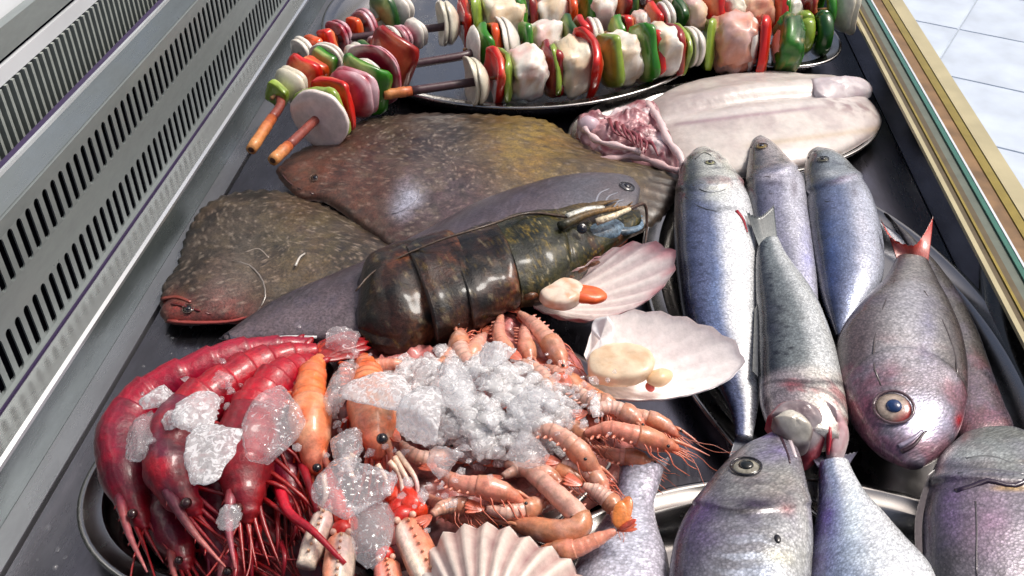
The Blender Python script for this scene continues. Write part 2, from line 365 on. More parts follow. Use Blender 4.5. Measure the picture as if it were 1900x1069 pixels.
# the floor beyond, 0.9 m below
fl = mesh('floor', [(-6, -3, -.9), (9, -3, -.9), (9, 14, -.9), (-6, 14, -.9)], [(0, 1, 2, 3)], M['grout'], smooth=False, base=(0, 0, -.9)); tag(fl, 'pale tiled floor beyond the display case', kind='structure')
T = .42; ang = R(-27)
tb = MB(); q = T/2-.0026
tb.add([(-q,-q,0),(q,-q,0),(q,q,0),(-q,q,0),(-q+.002,-q+.002,.004),(q-.002,-q+.002,.004),(q-.002,q-.002,.004),(-q+.002,q-.002,.004)], [(4,5,6,7),(0,1,5,4),(1,2,6,5),(2,3,7,6),(3,0,4,7)])
tm = None; n_t = 0
for i in range(-3, 16):
    for j in range(-2, 16):
        p = Vector((1.62, 2.62, -.9))+Matrix.Rotation(ang, 3, 'Z') @ Vector(((i-4)*T, (j-6)*T, 0))
        if p.x < .6 or p.x > 4.2 or p.y < .6 or p.y > 5.5 or n_t > 120: continue
        if tm is None: o = tb.build('floor_tile', M['tile'], None, False, base=(0, 0, 0)); tm = o.data
        else: o = bpy.data.objects.new('floor_tile', tm); C.objects.link(o)
        o.parent = fl; o.location = p-Vector((0, 0, -.9)); o.rotation_euler.z = ang; n_t += 1

# ================================================================ platters
def platter(name, label, c, a, b, rot, z=.022, zb=.004, lip=.013, group=None):
    N = 96; M_ = Matrix.Rotation(rot, 3, 'Z'); t = empty(name, (c[0], c[1], zb), label, 'platter', group)
    s = min(a, b)
    def ring(d, zz): # d = inset from rim
        return [Vector((c[0], c[1], zz))+M_ @ Vector(((a-d)*math.cos(2*math.pi*i/N), (abs(b)-d)*math.sin(2*math.pi*i/N), 0)) for i in range(N)]
    prof = [(.0005, z-.0022), (-.0012, z-.001), (-.0012, z+.0006), (.0004, z+.0014), (.003, z+.0008), (.004, z-.0003), (lip, z-.0012)]
    vs = [p for d, zz in prof for p in ring(d, zz)]
    mesh('rim', vs, grid_faces(len(prof), N), M['platter'], t)
    prof = [(lip, z-.0012), (lip+.002, z-.0022), (lip+.008, z-(z-zb)*.6), (lip+.014, zb+.001), (lip+.02, zb), (s*.6, zb+.0005), (s*.9, zb+.0005)]
    vs = [p for d, zz in prof for p in ring(d, zz)]
    fs = grid_faces(len(prof), N); fs.append(tuple((len(prof)-1)*N+i for i in range(N)))
    mesh('well', vs, fs, M['platter'], t); return t
platter('platter', 'oval steel platter under the prawns and ice at the lower left', (-.1334, .438), .1787, .1174, .3833, .024)
platter('platter', 'large steel platter under the skewers with pale fish chunks', (-.0832, 1.1751), .2449, .2577, 0, .030)
platter('platter', 'steel platter behind the skinned fish, under the skewer with green pepper', (.1122, 1.2298), .2357, .1265, -.777, .030)
platter('platter', 'steel platter holding the skinned white fish', (.1502, .9194), .1671, .1043, .3137, .018)
platter('platter', 'oval steel platter under the row of silver fish', (.1985, .6054), .1345, .237, .2205, .020)
platter('platter', 'steel platter at the bottom edge under the upward facing bream', (.127, .3355), .1593, .0952, .1658, .022)

# ================================================================ fish
def eye_at(parent, p, nrm, r, iris, pupil=(.004, .005, .012), ring=None, pr=.5, pcol2=None, red=None):
    n = nrm.normalized(); X = n.cross(Vector((0, 0, 1)) if abs(n.z) < .9 else Vector((0, 1, 0))).normalized(); Yv = n.cross(X)
    m = MB()
    if ring:
        rr = [p+n*r*.12+(X*math.cos(2*math.pi*i/20)+Yv*math.sin(2*math.pi*i/20))*r*1.12 for i in range(21)]; m.tube(rr, r*.09, n=6, col=ring)
    vs, fs = blob(p-n*r*.08, (X, Yv, n), (r*1.06, r*1.06, r*.34), n=20, m=10)
    cols = []
    for v in vs:
        d = (v-p); d -= n*d.dot(n); q = d.length/r
        c_ = mix(iris, [x*.4 for x in iris], sst(.72, 1, q)); c_ = mix(c_, [x*.55 for x in iris], sst(-.1, .3, fbm(v, 260, 3))); cols.append(mix(c_, red_, .8*sst(.0, .8, (v-p).dot(RT-UP)/r/1.2)) if (red_ := red) else c_)
    m.add(vs, fs, cols); e = m.build('eye', M['eye'], parent)
    vs, fs = blob(p+n*r*.22, (X, Yv, n), (r*pr, r*pr, r*.22), n=16, m=8)
    pm = MB(); pm.add(vs, fs, [list(pcol2 or pupil)]*len(vs)); pm.build('pupil', M['eye'], e)
    return e
class Body: pass
def loft_body(parent, name, pairs, z, colf, mat, thick=.62, ns=110, nr=48, zc=None, mod=None, capr=.0, zmin=.002, dropf=None, e=.92, rough=.0004):
    """pairs: (uD,vD,uB,vB[,z]) dorsal / belly outline, first to last"""
    D = cr([P(a[0], a[1], (a[4] if len(a) > 4 else z)) for a in pairs], ns)
    # sample both edges at the same parameter
    Dp = [P(a[0], a[1], (a[4] if len(a) > 4 else z)) for a in pairs]; Bp = [P(a[2], a[3], (a[4] if len(a) > 4 else z)) for a in pairs]
    mid = [(x+y)/2 for x, y in zip(Dp, Bp)]; L = [0]
    for i in range(len(mid)-1): L.append(L[-1]+(mid[i+1]-mid[i]).length)
    def at(pts, d):
        k = 0
        while k < len(pts)-2 and d > L[k+1]: k += 1
        t = (d-L[k])/max(1e-9, L[k+1]-L[k]); q = [2*pts[0]-pts[1]]+pts+[2*pts[-1]-pts[-2]]
        a, b, c, e_ = q[k:k+4]
        return .5*((2*b)+(c-a)*t+(2*a-5*b+4*c-e_)*t*t+(3*b-a-3*c+e_)*t**3)
    vs = []; cs = []; us = []; info = []
    for i in range(ns):
        s = i/(ns-1); d = L[-1]*s; d_, b_ = at(Dp, d), at(Bp, d)
        c = (d_+b_)/2; a = (d_-b_)/2; al = a.length; T = al*(thick(s) if callable(thick) else thick)
        if al > 1e-6: an = a/al
        else: an = Vector((1, 0, 0))
        for k in range(nr):
            ph = 2*math.pi*k/nr; x = math.copysign(abs(math.cos(ph))**e, math.cos(ph)); y = math.copysign(abs(math.sin(ph))**e, math.sin(ph))
            g = 1.0
            if mod: g = mod(s, x, y)
            p = c+an*(al*x*(g if abs(x) < .98 else 1))+Vector((0, 0, 1))*(T*y*g)
            p += Vector((0, 0, 1))*fbm(p, 30, 3., 2)*rough*4
            if zmin is not None and p.z < zmin: p.z = zmin+(p.z-zmin)*.05
            vs.append(p); us.append((d, ph*max(al, .004) if ph <= math.pi else (2*math.pi-ph)*max(al, .004)+.5)); cs.append(colf(s, x*.5+.5, p)); info.append((s, x, y))
    fs = grid_faces(ns, nr); fs.append(tuple(range(nr-1, -1, -1))); fs.append(tuple((ns-1)*nr+k for k in range(nr)))
    o = mesh(name, vs, fs, mat, parent, cs, us)
    B = Body(); B.o = o; B.v = vs; B.nr = nr; B.ns = ns; B.info = info
    arr = np.array([proj(p) for p in vs]); vis = np.array([q[2] > -.2 for q in info]); V3 = np.array([tuple(p) for p in vs])
    def pick(u, v):
        dd = (arr[:, 0]-u)**2+(arr[:, 1]-v)**2+(~vis)*1e9; idx = np.argsort(dd)[:6]; w_ = 1/(dd[idx]+4); w_ /= w_.sum()
        pos = Vector((V3[idx]*w_[:, None]).sum(0)); i = int(idx[0]); r, kk = divmod(i, nr); r = min(max(r, 2), ns-3)
        t = vs[(r+2)*nr+kk]-vs[(r-2)*nr+kk]; q = vs[r*nr+(kk+2) % nr]-vs[r*nr+(kk-2) % nr]
        n = t.cross(q).normalized()
        if n.dot(EYE-vs[i]) < 0: n = -n
        return pos, n
    B.pick = pick; return B
def surf_fan(name, B, root, tip, col, col2, parent, rays=12, lift=.0012):
    """fin lying on the body: grid of surface points between a root and a tip line, ridged"""
    def at2(l, q):
        x = q*(len(l)-1); i = min(int(x), len(l)-2); return [l[i][j]+(l[i+1][j]-l[i][j])*(x-i) for j in (0, 1)]
    n = rays*2+1; K = 9; vs = []; cs = []
    for side in (1, 0):
        for i in range(n):
            a, b = at2(root, i/(n-1)), at2(tip, i/(n-1))
            for k in range(K):
                t = k/(K-1)*(1 if i % 2 == 0 else .965); p, nn = B.pick(a[0]+(b[0]-a[0])*t, a[1]+(b[1]-a[1])*t)
                vs.append(p+nn*(lift*side+(.0007 if i % 2 == 0 else 0)*side-(.001*(1-side)))); c = mix(col, col2, t); cs.append([x*(1 if i % 2 == 0 else .72) for x in c])
    fs = []
    for i in range(n-1):
        for k in range(K-1):
            fs.append((i*K+k, (i+1)*K+k, (i+1)*K+k+1, i*K+k+1)); o = n*K; fs.append((o+i*K+k, o+i*K+k+1, o+(i+1)*K+k+1, o+(i+1)*K+k))
    o = n*K
    for i in range(n-1): fs.append((i*K+K-1, (i+1)*K+K-1, o+(i+1)*K+K-1, o+i*K+K-1)); fs.append((i*K, o+i*K, o+(i+1)*K, (i+1)*K))
    for k in range(K-1): fs.append((k, k+1, o+k+1, o+k)); e = (n-1)*K; fs.append((e+k, o+e+k, o+e+k+1, e+k+1))
    return mesh(name, vs, fs, M['fin'], parent, cs)
def surf_line(B, px, lift=.0006):
    return [B.pick(u, v)[0]+B.pick(u, v)[1]*lift for u, v in px]
def line_part(name, B, px, r0, r1, col, parent, mat=None, lift=.0003, flat=.6, steps=10):
    m = MB(); m.tube(surf_line(B, px, lift), r0, r1, n=6, col=col, steps=steps, flat=flat); return m.build(name, mat or M['smooth'], parent)
def fan(name, parent, root, tips, z, col, col2, zt=None, rays=22, mat=None, thick=.0006, ridge=.0005, bow=.0):
    """fin: ruled surface from a root line (2+ px) to a tip line (px list); ridged and double sided"""
    zt = z if zt is None else zt
    A = cr([P(u, v, z) for u, v in root], rays*2+1); B_ = cr([P(u, v, zt) for u, v in tips], rays*2+1); m = MB(); K = 8; vs = []; cs = []
    for side in (1, -1):
        for i in range(rays*2+1):
            for k in range(K+1):
                t = k/K; p = A[i].lerp(B_[i], t)
                if k == K and i % 2: p = A[i].lerp(B_[i], t-.04)
                p.z += (ridge*(1 if i % 2 == 0 else -1)*(t*.8+.2))+side*thick*(1-.7*t)+bow*math.sin(math.pi*t)
                vs.append(p); c = mix(col, col2, t); cs.append([x*(1.0 if i % 2 == 0 else .8) for x in c])
    n = rays*2+1; fs = []
    for s_ in range(2):
        o = s_*n*(K+1)
        for i in range(n-1):
            for k in range(K):
                f = (o+i*(K+1)+k, o+(i+1)*(K+1)+k, o+(i+1)*(K+1)+k+1, o+i*(K+1)+k+1); fs.append(f if s_ else f[::-1])
    o = n*(K+1)
    for i in range(n-1): fs.append((i*(K+1)+K, (i+1)*(K+1)+K, o+(i+1)*(K+1)+K, o+i*(K+1)+K))
    m.add(vs, fs, cs); return m.build(name, mat or M['fin'], parent)

def spots(f, L_, seed=0.):
    L_ = [(a, b, c, d, lin(e), g) for a, b, c, d, e, g in L_]
    def g_(s, d, p):
        c = f(s, d, p); u, v = proj(p); n = .75+1.1*fbm(p, 75, seed)
        for x, y, rx, ry, col, am in L_: c = mix(c, col, am*n*math.exp(-((u-x)/rx)**2-((v-y)/ry)**2))
        return c
    return g_
def gill_mod(g0=.2, amp=.055, curve=.07):
    def f(s, x, y):
        g = g0+curve*(1-x*x)
        return 1+amp*(sst(g-.09, g-.005, s)*(1-sst(g-.004, g+.012, s)))-.02*sst(g-.004, g+.012, s)*(1-sst(g+.012, g+.08, s))
    return f
def bass_col(back, side, belly, head, g0=.2, spec=.2, flush=0., seed=0., edge=.5):
    back, side, belly, head = lin(back), lin(side), lin(belly), lin(head); dark = lin((22, 24, 34)); red = lin((150, 40, 50)); vio = lin((124, 116, 160))
    def f(s, d, p):
        n = fbm(p, 60, seed); dd = d+.10*n
        c = mix(belly, side, sst(edge-.22, edge+.02, dd)); c = mix(c, back, sst(edge+.08, edge+.38, dd))
        c = mix(c, vio, .10*sst(.0, .3, fbm(p, 22, seed+9))*sst(edge-.05, edge+.15, dd))
        q = fbm(p, 330, seed+3, 2)
        if dd > edge-.05: c = mix(c, dark, spec*3*max(0, q-.02)*sst(edge-.05, edge+.2, dd)*1.6)
        g = g0+.05*(1-(2*d-1)**2); h = 1-sst(g-.05, g+.02, s)
        hc_ = mix(head, lin((66,70,70)), .85*sst(.50, .78, d+.2*fbm(p, 50, seed))); hc_ = mix(hc_, dark, .75*sst(.08, .3, fbm(p, 85, seed+1)))
        hc_ = mix(hc_, dark, .85*sst(.55, 1, dd)*(1-sst(.02, .12, s))); c = mix(c, hc_, h*.85)
        c = mix(c, lin((26,28,34)), .7*sst(.80, 1.0, dd)*sst(.0, .1, s))
        e = abs(s-g); c = mix(c, dark, .55*(1-sst(.002, .008, e))*sst(-.2, .1, fbm(p, 60, seed+5)))
        e2 = abs(s-g*.68); c = mix(c, dark, .3*(1-sst(.002, .008, e2)))
        if flush: c = mix(c, red, flush*(1-sst(.0, .05, abs(s-g)))*sst(-.1, .2, fbm(p, 50, seed+4))*(1-sst(.5, .8, d)))
        ll = abs(d-.60); c = mix(c, dark, .28*(1-sst(.004, .018, ll))*sst(g, g+.03, s))
        return c
    return f
SG = 'whole silver sea bass lying side by side'
# --- fish 1: largest bass on the left of the row
t = empty('sea_bass', P(1330, 560), 'largest sea bass, blue back and white belly, leftmost of the upright row', 'fish', SG)
pr = [(1283,285,1318,279), (1262,312,1345,300), (1254,350,1372,338), (1250,400,1392,380), (1252,460,1402,440), (1258,520,1408,520), (1270,590,1410,600), (1300,660,1410,680), (1340,730,1408,740), (1360,780,1402,785), (1365,812,1396,815)]
B = loft_body(t, 'body', pr, .036, spots(bass_col((40,48,84), (104,114,148), (240,242,244), (206,208,196), .19, .5, .7, 1., .60), [(1276,340,20,60,(34,40,36),1.1),(1330,352,26,22,(228,230,214),1.1),(1318,330,14,7,(40,44,40),.8),(1340,388,30,5,(50,54,56),.8),(1262,470,16,120,(34,36,60),.8),(1330,560,16,160,(120,150,200),.4)]), M['silver'], thick=.58, ns=170, nr=64, mod=gill_mod(.19))
eye_at(t, *B.pick(1318, 303), .0042, lin((150,150,110)), ring=lin((60,62,55)))
for px in ([(1272,366),(1300,384),(1336,392),(1376,380)], [(1286,344),(1312,356),(1340,354),(1360,340)]): line_part('gill_edge', B, px, .0010, .0005, lin((40,42,44)), t, lift=-.0002)
line_part('mouth', B, [(1290,296), (1306,284), (1320,290)], .0007, .0004, lin((50,45,45)), t)
fan('pectoral_fin', t, [(1372,398), (1392,404)], [(1380,470), (1400,462)], .052, lin((150,150,150)), lin((190,195,195)), zt=.046, rays=8)
m = MB(); pts = surf_line(B, [(1366,392), (1378,408), (1386,432)]); m.tube(pts, .0018, .0006, col=lin((150,25,40)), steps=8, flat=.4); m.build('gill_slit', M['flesh'], t)
fan('tail_fin', t, [(1366,808), (1394,812)], [(1352,850), (1376,846), (1400,856)], .033, lin((90,95,115)), lin((60,62,75)), zt=.03, rays=10)
# --- fish 2
t = empty('sea_bass', P(1450, 420), 'slim lilac sea bass, middle of the three fish with heads up', 'fish', SG)
pr = [(1392,268,1416,256), (1388,296,1440,276), (1384,330,1470,310), (1386,370,1492,345), (1392,410,1500,400), (1400,450,1508,450), (1420,500,1516,520), (1450,560,1518,580), (1480,620,1520,625)]
B = loft_body(t, 'body', pr, .034, spots(bass_col((80,82,102), (140,140,162), (204,204,216), (170,160,156), .24, .3, .1, 12., .55), [(1398,300,10,34,(64,58,54),.9),(1432,328,26,8,(206,200,210),.9),(1436,340,26,5,(70,62,76),.8),(1474,345,6,26,(80,60,70),.7),(1450,470,26,60,(120,124,120),.4),(1500,480,14,80,(150,150,220),.5)]), M['silver'], thick=.6, mod=gill_mod(.24))
eye_at(t, *B.pick(1413, 272), .0052, lin((130,110,60)), ring=lin((70,55,45)))
for px in ([(1392,346),(1430,360),(1480,338)], [(1396,316),(1428,328),(1462,312)]): line_part('gill_edge', B, px, .0010, .0005, lin((62,52,60)), t, lift=-.0002)
line_part('mouth', B, [(1394,274), (1404,260), (1418,262)], .0008, .0004, lin((60,40,45)), t)
# --- fish 3
t = empty('sea_bass', P(1560, 430), 'blue backed sea bass, rightmost of the three fish with heads up', 'fish', SG)
pr = [(1497,290,1522,278), (1492,318,1556,294), (1493,355,1590,330), (1497,400,1615,370), (1503,450,1632,425), (1512,500,1640,480), (1524,550,1634,530), (1540,595,1600,590), (1552,625,1570,625)]
B = loft_body(t, 'body', pr, .036, spots(bass_col((40,48,74), (112,124,154), (190,196,212), (150,158,160), .24, .3, .25, 23., .55), [(1502,318,14,44,(36,42,46),1.),(1544,322,22,8,(200,204,206),.9),(1546,340,26,5,(64,66,72),.8),(1585,352,8,22,(74,58,66),.7),(1602,440,16,80,(206,204,216),.6),(1545,470,18,90,(80,110,180),.4)]), M['silver'], thick=.6, mod=gill_mod(.24))
eye_at(t, *B.pick(1527, 296), .0048, lin((95,95,80)), ring=lin((40,42,45)))
for px in ([(1497,360),(1545,374),(1600,350)], [(1500,326),(1540,340),(1574,322)]): line_part('gill_edge', B, px, .0010, .0005, lin((48,50,58)), t, lift=-.0002)
line_part('mouth', B, [(1500,294), (1512,281), (1526,284)], .0008, .0004, lin((50,40,45)), t)
# --- fish 4: grey bass head down with open red gills
t = empty('sea_bass', P(1480, 680), 'grey scaly sea bass lying head down with red gills open', 'fish', SG)
pr = [(1406,452,1444,442), (1402,490,1462,478), (1402,540,1492,520), (1405,600,1520,570), (1406,660,1546,640), (1408,710,1560,700), (1412,750,1572,770), (1430,790,1570,800), (1462,815,1556,822)]
def c4(s, d, p):
    s2 = 1-s; base = bass_col((40,44,54), (118,126,128), (206,210,210), (200,196,190), .13, .7, .0, 31., .52)(s2 if s2 > .22 else .25, d, p)
    red = lin((160,40,55)); wh = lin((212,208,200)); dk = lin((70,64,68))
    if s > .74:
        k = sst(.74, .80, s); c = mix(wh, lin((150,140,145)), sst(.3, .75, d+.4*fbm(p, 60)))
        c = mix(c, red, .65*sst(.0, .25, fbm(p, 60, 5))*sst(.1, .3, 1-d)); base = mix(base, c, k)
        base = mix(base, dk, .8*(1-sst(.004, .014, abs(s-.79-.04*math.sin(d*3)))))
        base = mix(base, dk, .6*(1-sst(.004, .012, abs(s-.90+.05*math.sin(d*3)))))
    return base
B = loft_body(t, 'body', pr, .048, c4, M['silver'], thick=lambda s: .5+.12*s)
# gill covers standing open
def flap(name, parent, outline, z, dome, col, col2, mat=None, cen=None, ring=14, bumps=.0006, edge=None, thick=.0015, seed=1.):
    pts = cr([P(*q, z) if len(q) == 2 else P(*q) for q in outline+[outline[0]]], 57)[:-1]; n = len(pts)
    c = P(*cen) if cen else sum(pts, Vector())/n
    vs = []; cs = []
    for k in range(ring+1):
        tt = k/ring
        for i, q in enumerate(pts):
            p = c.lerp(q, tt); p.z += dome*(1-tt**2)**.7+bumps*fbm(p, 90, seed)*3
            vs.append(p); cc = mix(col, col2, sst(-.3, .4, fbm(p, 70, seed+2)))
            if edge: cc = mix(cc, edge, sst(.82, 1, tt))
            cs.append(cc)
    fs = grid_faces(ring+1, n); off = len(vs)
    vs += [p-Vector((0, 0, thick+dome)) for p in vs[-n:]]; cs += cs[-n:]
    for i in range(n): j = (i+1) % n; fs.append((ring*n+i, ring*n+j, off+j, off+i))
    fs.append(tuple(off+i for i in range(n-1, -1, -1)))
    return mesh(name, vs, fs, mat or M['smooth'], parent, cs)
flap('gill_cover', t, [(1424,772,.058),(1450,748,.062),(1486,744,.064),(1516,758,.062),(1534,790,.056),(1526,826,.048),(1500,850,.042),(1476,838,.042),(1446,806,.048)], 0, .010, lin((150,140,142)), lin((120,104,108)), edge=lin((168,60,72)), bumps=.0008, seed=6.)
flap('jaw_plate', t, [(1434,776,.068),(1462,762,.070),(1490,772,.070),(1508,796,.066),(1500,824,.058),(1476,828,.056),(1448,802,.062)], 0, .007, lin((206,202,190)), lin((178,172,160)), edge=lin((112,98,96)), bumps=.0006)
flap('gill_cover', t, [(1528,742,.062),(1550,760,.062),(1572,792,.052),(1574,822,.046),(1558,848,.042),(1540,848,.042),(1536,810,.048),(1530,775,.056)], 0, .007, lin((205,185,185)), lin((176,120,128)), edge=lin((210,190,190)), seed=4.)
m = MB(); 
for k in range(9):
    o_ = k*2.2; m.tube([P(1526+o_*.5, 758+o_, .060-k*.0003), P(1534+o_*.35, 790+o_, .056), P(1536, 826+o_, .046)], .0015, .0009, n=5, col=lin((150,22,40)), col2=lin((190,50,66)), steps=9)
m.build('gill', M['flesh'], t)
fan('tail_fin', t, [(1408,458), (1442,448)], [(1384,392), (1408,402), (1436,380)], .05, lin((120,126,126)), lin((84,90,92)), zt=.058, rays=12)
fan('dorsal_fin', t, [(1408,560), (1406,700)], [(1400,575), (1396,690)], .05, lin((70,72,76)), lin((110,112,110)), rays=12)

# --- bream
BG = 'whole sea bream'
def bream_col(back, side, belly, head, g0, seed, flush=.3, headfirst=True, vio=.4, red_area=None):
    back, side, belly, head = lin(back), lin(side), lin(belly), lin(head); dk = lin((44,38,44)); red = lin((165,52,66)); vi = lin((112,100,136))
    def f(s, d, p):
        s = s if headfirst else 1-s
        n = fbm(p, 55, seed); dd = d+.12*n
        c = mix(belly, side, sst(.15, .45, dd)); c = mix(c, back, sst(.6, .95, dd))
        c = mix(c, vi, vio*sst(.05, .3, fbm(p, 26, seed+9)))
        c = mix(c, dk, .3*max(0, fbm(p, 260, seed+2, 2))*2)
        g = g0-.03+.11*(1-(2*d-1)**2); h = 1-sst(g-.03, g+.005, s); c = mix(c, mix(head, vi, .5*max(0, fbm(p, 45, seed+3)*2)), h)
        c = mix(c, dk, .8*(1-sst(.002, .010, abs(s-g)))); c = mix(c, dk, .35*(1-sst(.002, .007, abs(s-g*.72))))
        c = mix(c, red, flush*sst(.0, .3, fbm(p, 34, seed+6))*(1-sst(g, g+.12, s)))
        l = abs(d-.68); c = mix(c, dk, .5*(1-sst(.003, .014, l))*sst(g, g+.02, s)*(1-sst(.9, 1, s)))
        return c
    return f
# second bream tucked behind (right)
t = empty('sea_bream', P(1800, 640), 'dull grey bream half hidden behind the red tailed bream, next to the side wall', 'fish', BG)
pr = [(1640,395,1652,404), (1700,450,1690,470), (1760,520,1700,540), (1806,600,1720,620), (1836,680,1740,700), (1862,750,1760,770), (1880,800,1780,820), (1860,850,1810,850)]
B = loft_body(t, 'body', pr, .022, bream_col((72,68,66), (96,92,90), (104,96,98), (100,84,92), .2, 3., .2, False, .25), M['bream'], thick=.42)
# red tailed bream
t = empty('sea_bream', P(1670, 650), 'plump grey bream with red tail and big blue eye, lying head down', 'fish', BG)
pr = [(1722,486,1664,478), (1738,520,1640,520), (1762,570,1592,570), (1784,630,1558,620), (1794,690,1550,670), (1792,750,1560,725), (1780,800,1584,780), (1748,842,1625,830), (1712,866,1674,862)]
def cb(s, d, p):
    c = bream_col((78,72,72), (142,138,134), (98,86,88), (112,104,116), .30, 8., .3, False, .15)(s, d, p)
    lum = lin((196,196,206)); c = mix(c, lum, .55*math.exp(-((d-.52)/.16)**2)*sst(.1, .3, s)*(1-sst(.62, .75, s)))  # bright mid-flank light painted into the skin colour
    c = mix(c, lin((120,58,80)), .6*sst(-.05, .2, fbm(p, 40, 2))*(1-sst(.05, .35, d))*sst(.55, .7, s))
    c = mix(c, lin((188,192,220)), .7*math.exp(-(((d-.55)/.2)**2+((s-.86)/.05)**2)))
    return c
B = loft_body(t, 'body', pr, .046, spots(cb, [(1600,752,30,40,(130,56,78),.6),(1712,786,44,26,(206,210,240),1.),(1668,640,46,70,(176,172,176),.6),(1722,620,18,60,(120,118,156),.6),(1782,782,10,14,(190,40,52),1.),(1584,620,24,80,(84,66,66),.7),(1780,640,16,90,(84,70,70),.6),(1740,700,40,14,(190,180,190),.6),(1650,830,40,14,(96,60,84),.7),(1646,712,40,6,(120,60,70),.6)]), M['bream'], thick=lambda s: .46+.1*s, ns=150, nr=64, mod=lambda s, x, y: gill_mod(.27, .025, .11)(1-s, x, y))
p_, n_ = B.pick(1658, 757); eye_at(t, p_, n_, .0108, lin((172,156,142)), ring=lin((92,72,78)), pr=.46, pcol2=lin((26,52,96)), red=lin((150,34,40)))
line_part('mouth', B, [(1672,838), (1694,826), (1712,806), (1718,800)], .0018, .0008, lin((52,30,40)), t, lift=.0002)
line_part('lip', B, [(1668,828), (1692,815), (1712,798)], .0018, .0010, lin((150,140,160)), t, lift=.0004)
line_part('lateral_line', B, [(1660,520), (1640,570), (1626,630), (1622,680), (1636,715)], .0006, .0006, lin((70,62,62)), t, lift=.0000)
line_part('lateral_line', B, [(1715,540), (1752,600), (1772,660), (1776,700)], .0006, .0006, lin((70,62,62)), t, lift=.0000)
fan('tail_fin', t, [(1664,482), (1694,474), (1722,486)], [(1634,408), (1652,440), (1692,456), (1712,438), (1731,402)], .046, lin((176,92,84)), lin((196,50,36)), zt=.056, rays=18, bow=.002)
# bottom bream, head up, with the big round eye
t = empty('sea_bream', P(1380, 980), 'grey violet bream with head up and round dark eye at the bottom edge', 'fish', BG)
pr = [(1418,812,1458,800), (1374,834,1480,836), (1334,872,1492,880), (1290,930,1502,930), (1258,985,1508,990), (1244,1040,1506,1050), (1240,1100,1500,1110), (1250,1170,1480,1180), (1290,1250,1440,1250)]
def cbb(s, d, p):
    c = bream_col((66,62,80), (122,122,130), (176,178,178), (136,136,136), .40, 17., .1, True, .3)(s, d, p)
    c = mix(c, lin((128,108,170)), .8*math.exp(-(((d-.62)/.28)**2+((s-.035)/.04)**2)))
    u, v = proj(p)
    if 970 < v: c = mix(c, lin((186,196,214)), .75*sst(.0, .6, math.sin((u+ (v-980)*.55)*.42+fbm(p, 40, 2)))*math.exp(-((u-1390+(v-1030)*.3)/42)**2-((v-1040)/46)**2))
    c = mix(c, lin((52,40,62)), .8*sst(-.05, .15, fbm(p, 70, 3))*math.exp(-(((d-.48)/.2)**2+((s-.36)/.035)**2)))
    return c
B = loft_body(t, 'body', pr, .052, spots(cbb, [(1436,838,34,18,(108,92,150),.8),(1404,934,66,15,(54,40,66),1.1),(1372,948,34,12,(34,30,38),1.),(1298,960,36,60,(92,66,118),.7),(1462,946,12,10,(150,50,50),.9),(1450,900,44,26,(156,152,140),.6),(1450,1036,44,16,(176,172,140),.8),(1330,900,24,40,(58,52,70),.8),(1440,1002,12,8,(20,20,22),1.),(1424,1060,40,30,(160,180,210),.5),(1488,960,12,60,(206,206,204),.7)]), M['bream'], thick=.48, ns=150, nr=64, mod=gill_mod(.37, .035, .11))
p_, n_ = B.pick(1386, 868); eye_at(t, p_, n_, .0080, lin((150,146,132)), ring=lin((30,28,32)), pr=.56, pcol2=(.006,.008,.006))
line_part('mouth', B, [(1442,800), (1452,820), (1462,846), (1466,860)], .0012, .0006, lin((60,36,48)), t)
line_part('lip', B, [(1454,800), (1466,822), (1476,850)], .0020, .0012, lin((206,192,196)), t, lift=.0003)
m = MB(); vs, fs = blob(B.pick(1444, 1000)[0], ((1,0,0),(0,1,0),(0,0,1)), (.002,.003,.001)); m.add(vs, fs, lin((24,22,26))); m.build('spot', M['smooth'], t)
# bottom middle: narrow tail end
t = empty('sea_bass', P(1590, 980), 'silver fish with violet flank pointing its tail stalk up at the bottom edge', 'fish', SG)
pr = [(1520,862,1574,858), (1518,900,1586,886), (1516,945,1606,920), (1508,990,1640,960), (1498,1040,1680,1010), (1490,1100,1730,1070), (1490,1160,1760,1140)]
B = loft_body(t, 'body', pr, .042, spots(bass_col((92,78,140), (150,164,190), (236,240,244), (200,200,200), -.5, .35, 0, 43., .66), [(1536,960,24,66,(104,88,158),.8),(1584,960,20,80,(228,242,250),.9),(1620,1040,40,30,(220,228,230),.6),(1530,1050,22,30,(110,100,150),.6)]), M['silver'], thick=.6)
fan('tail_fin', t, [(1518,868), (1574,864)], [(1500,842), (1544,848), (1592,838)], .042, lin((110,110,130)), lin((90,90,105)), zt=.036, rays=12)
# bottom left: white silver tail
t = empty('sea_bream', P(1160, 980), 'pale silver fish tail end beside the shrimps at the bottom edge', 'fish', BG)
pr = [(1150,868,1232,872), (1146,900,1222,905), (1138,930,1214,940), (1122,960,1222,985), (1096,1000,1238,1035), (1066,1050,1244,1090), (1040,1120,1244,1150)]
B = loft_body(t, 'body', pr, .040, bream_col((120,116,134), (206,208,222), (196,192,206), (200,200,200), -.5, 51., 0, True, .25), M['bream'], thick=.55)
fan('tail_fin', t, [(1152,872), (1230,876)], [(1140,846), (1186,858), (1246,848)], .040, lin((150,150,160)), lin((120,120,130)), zt=.036, rays=14)
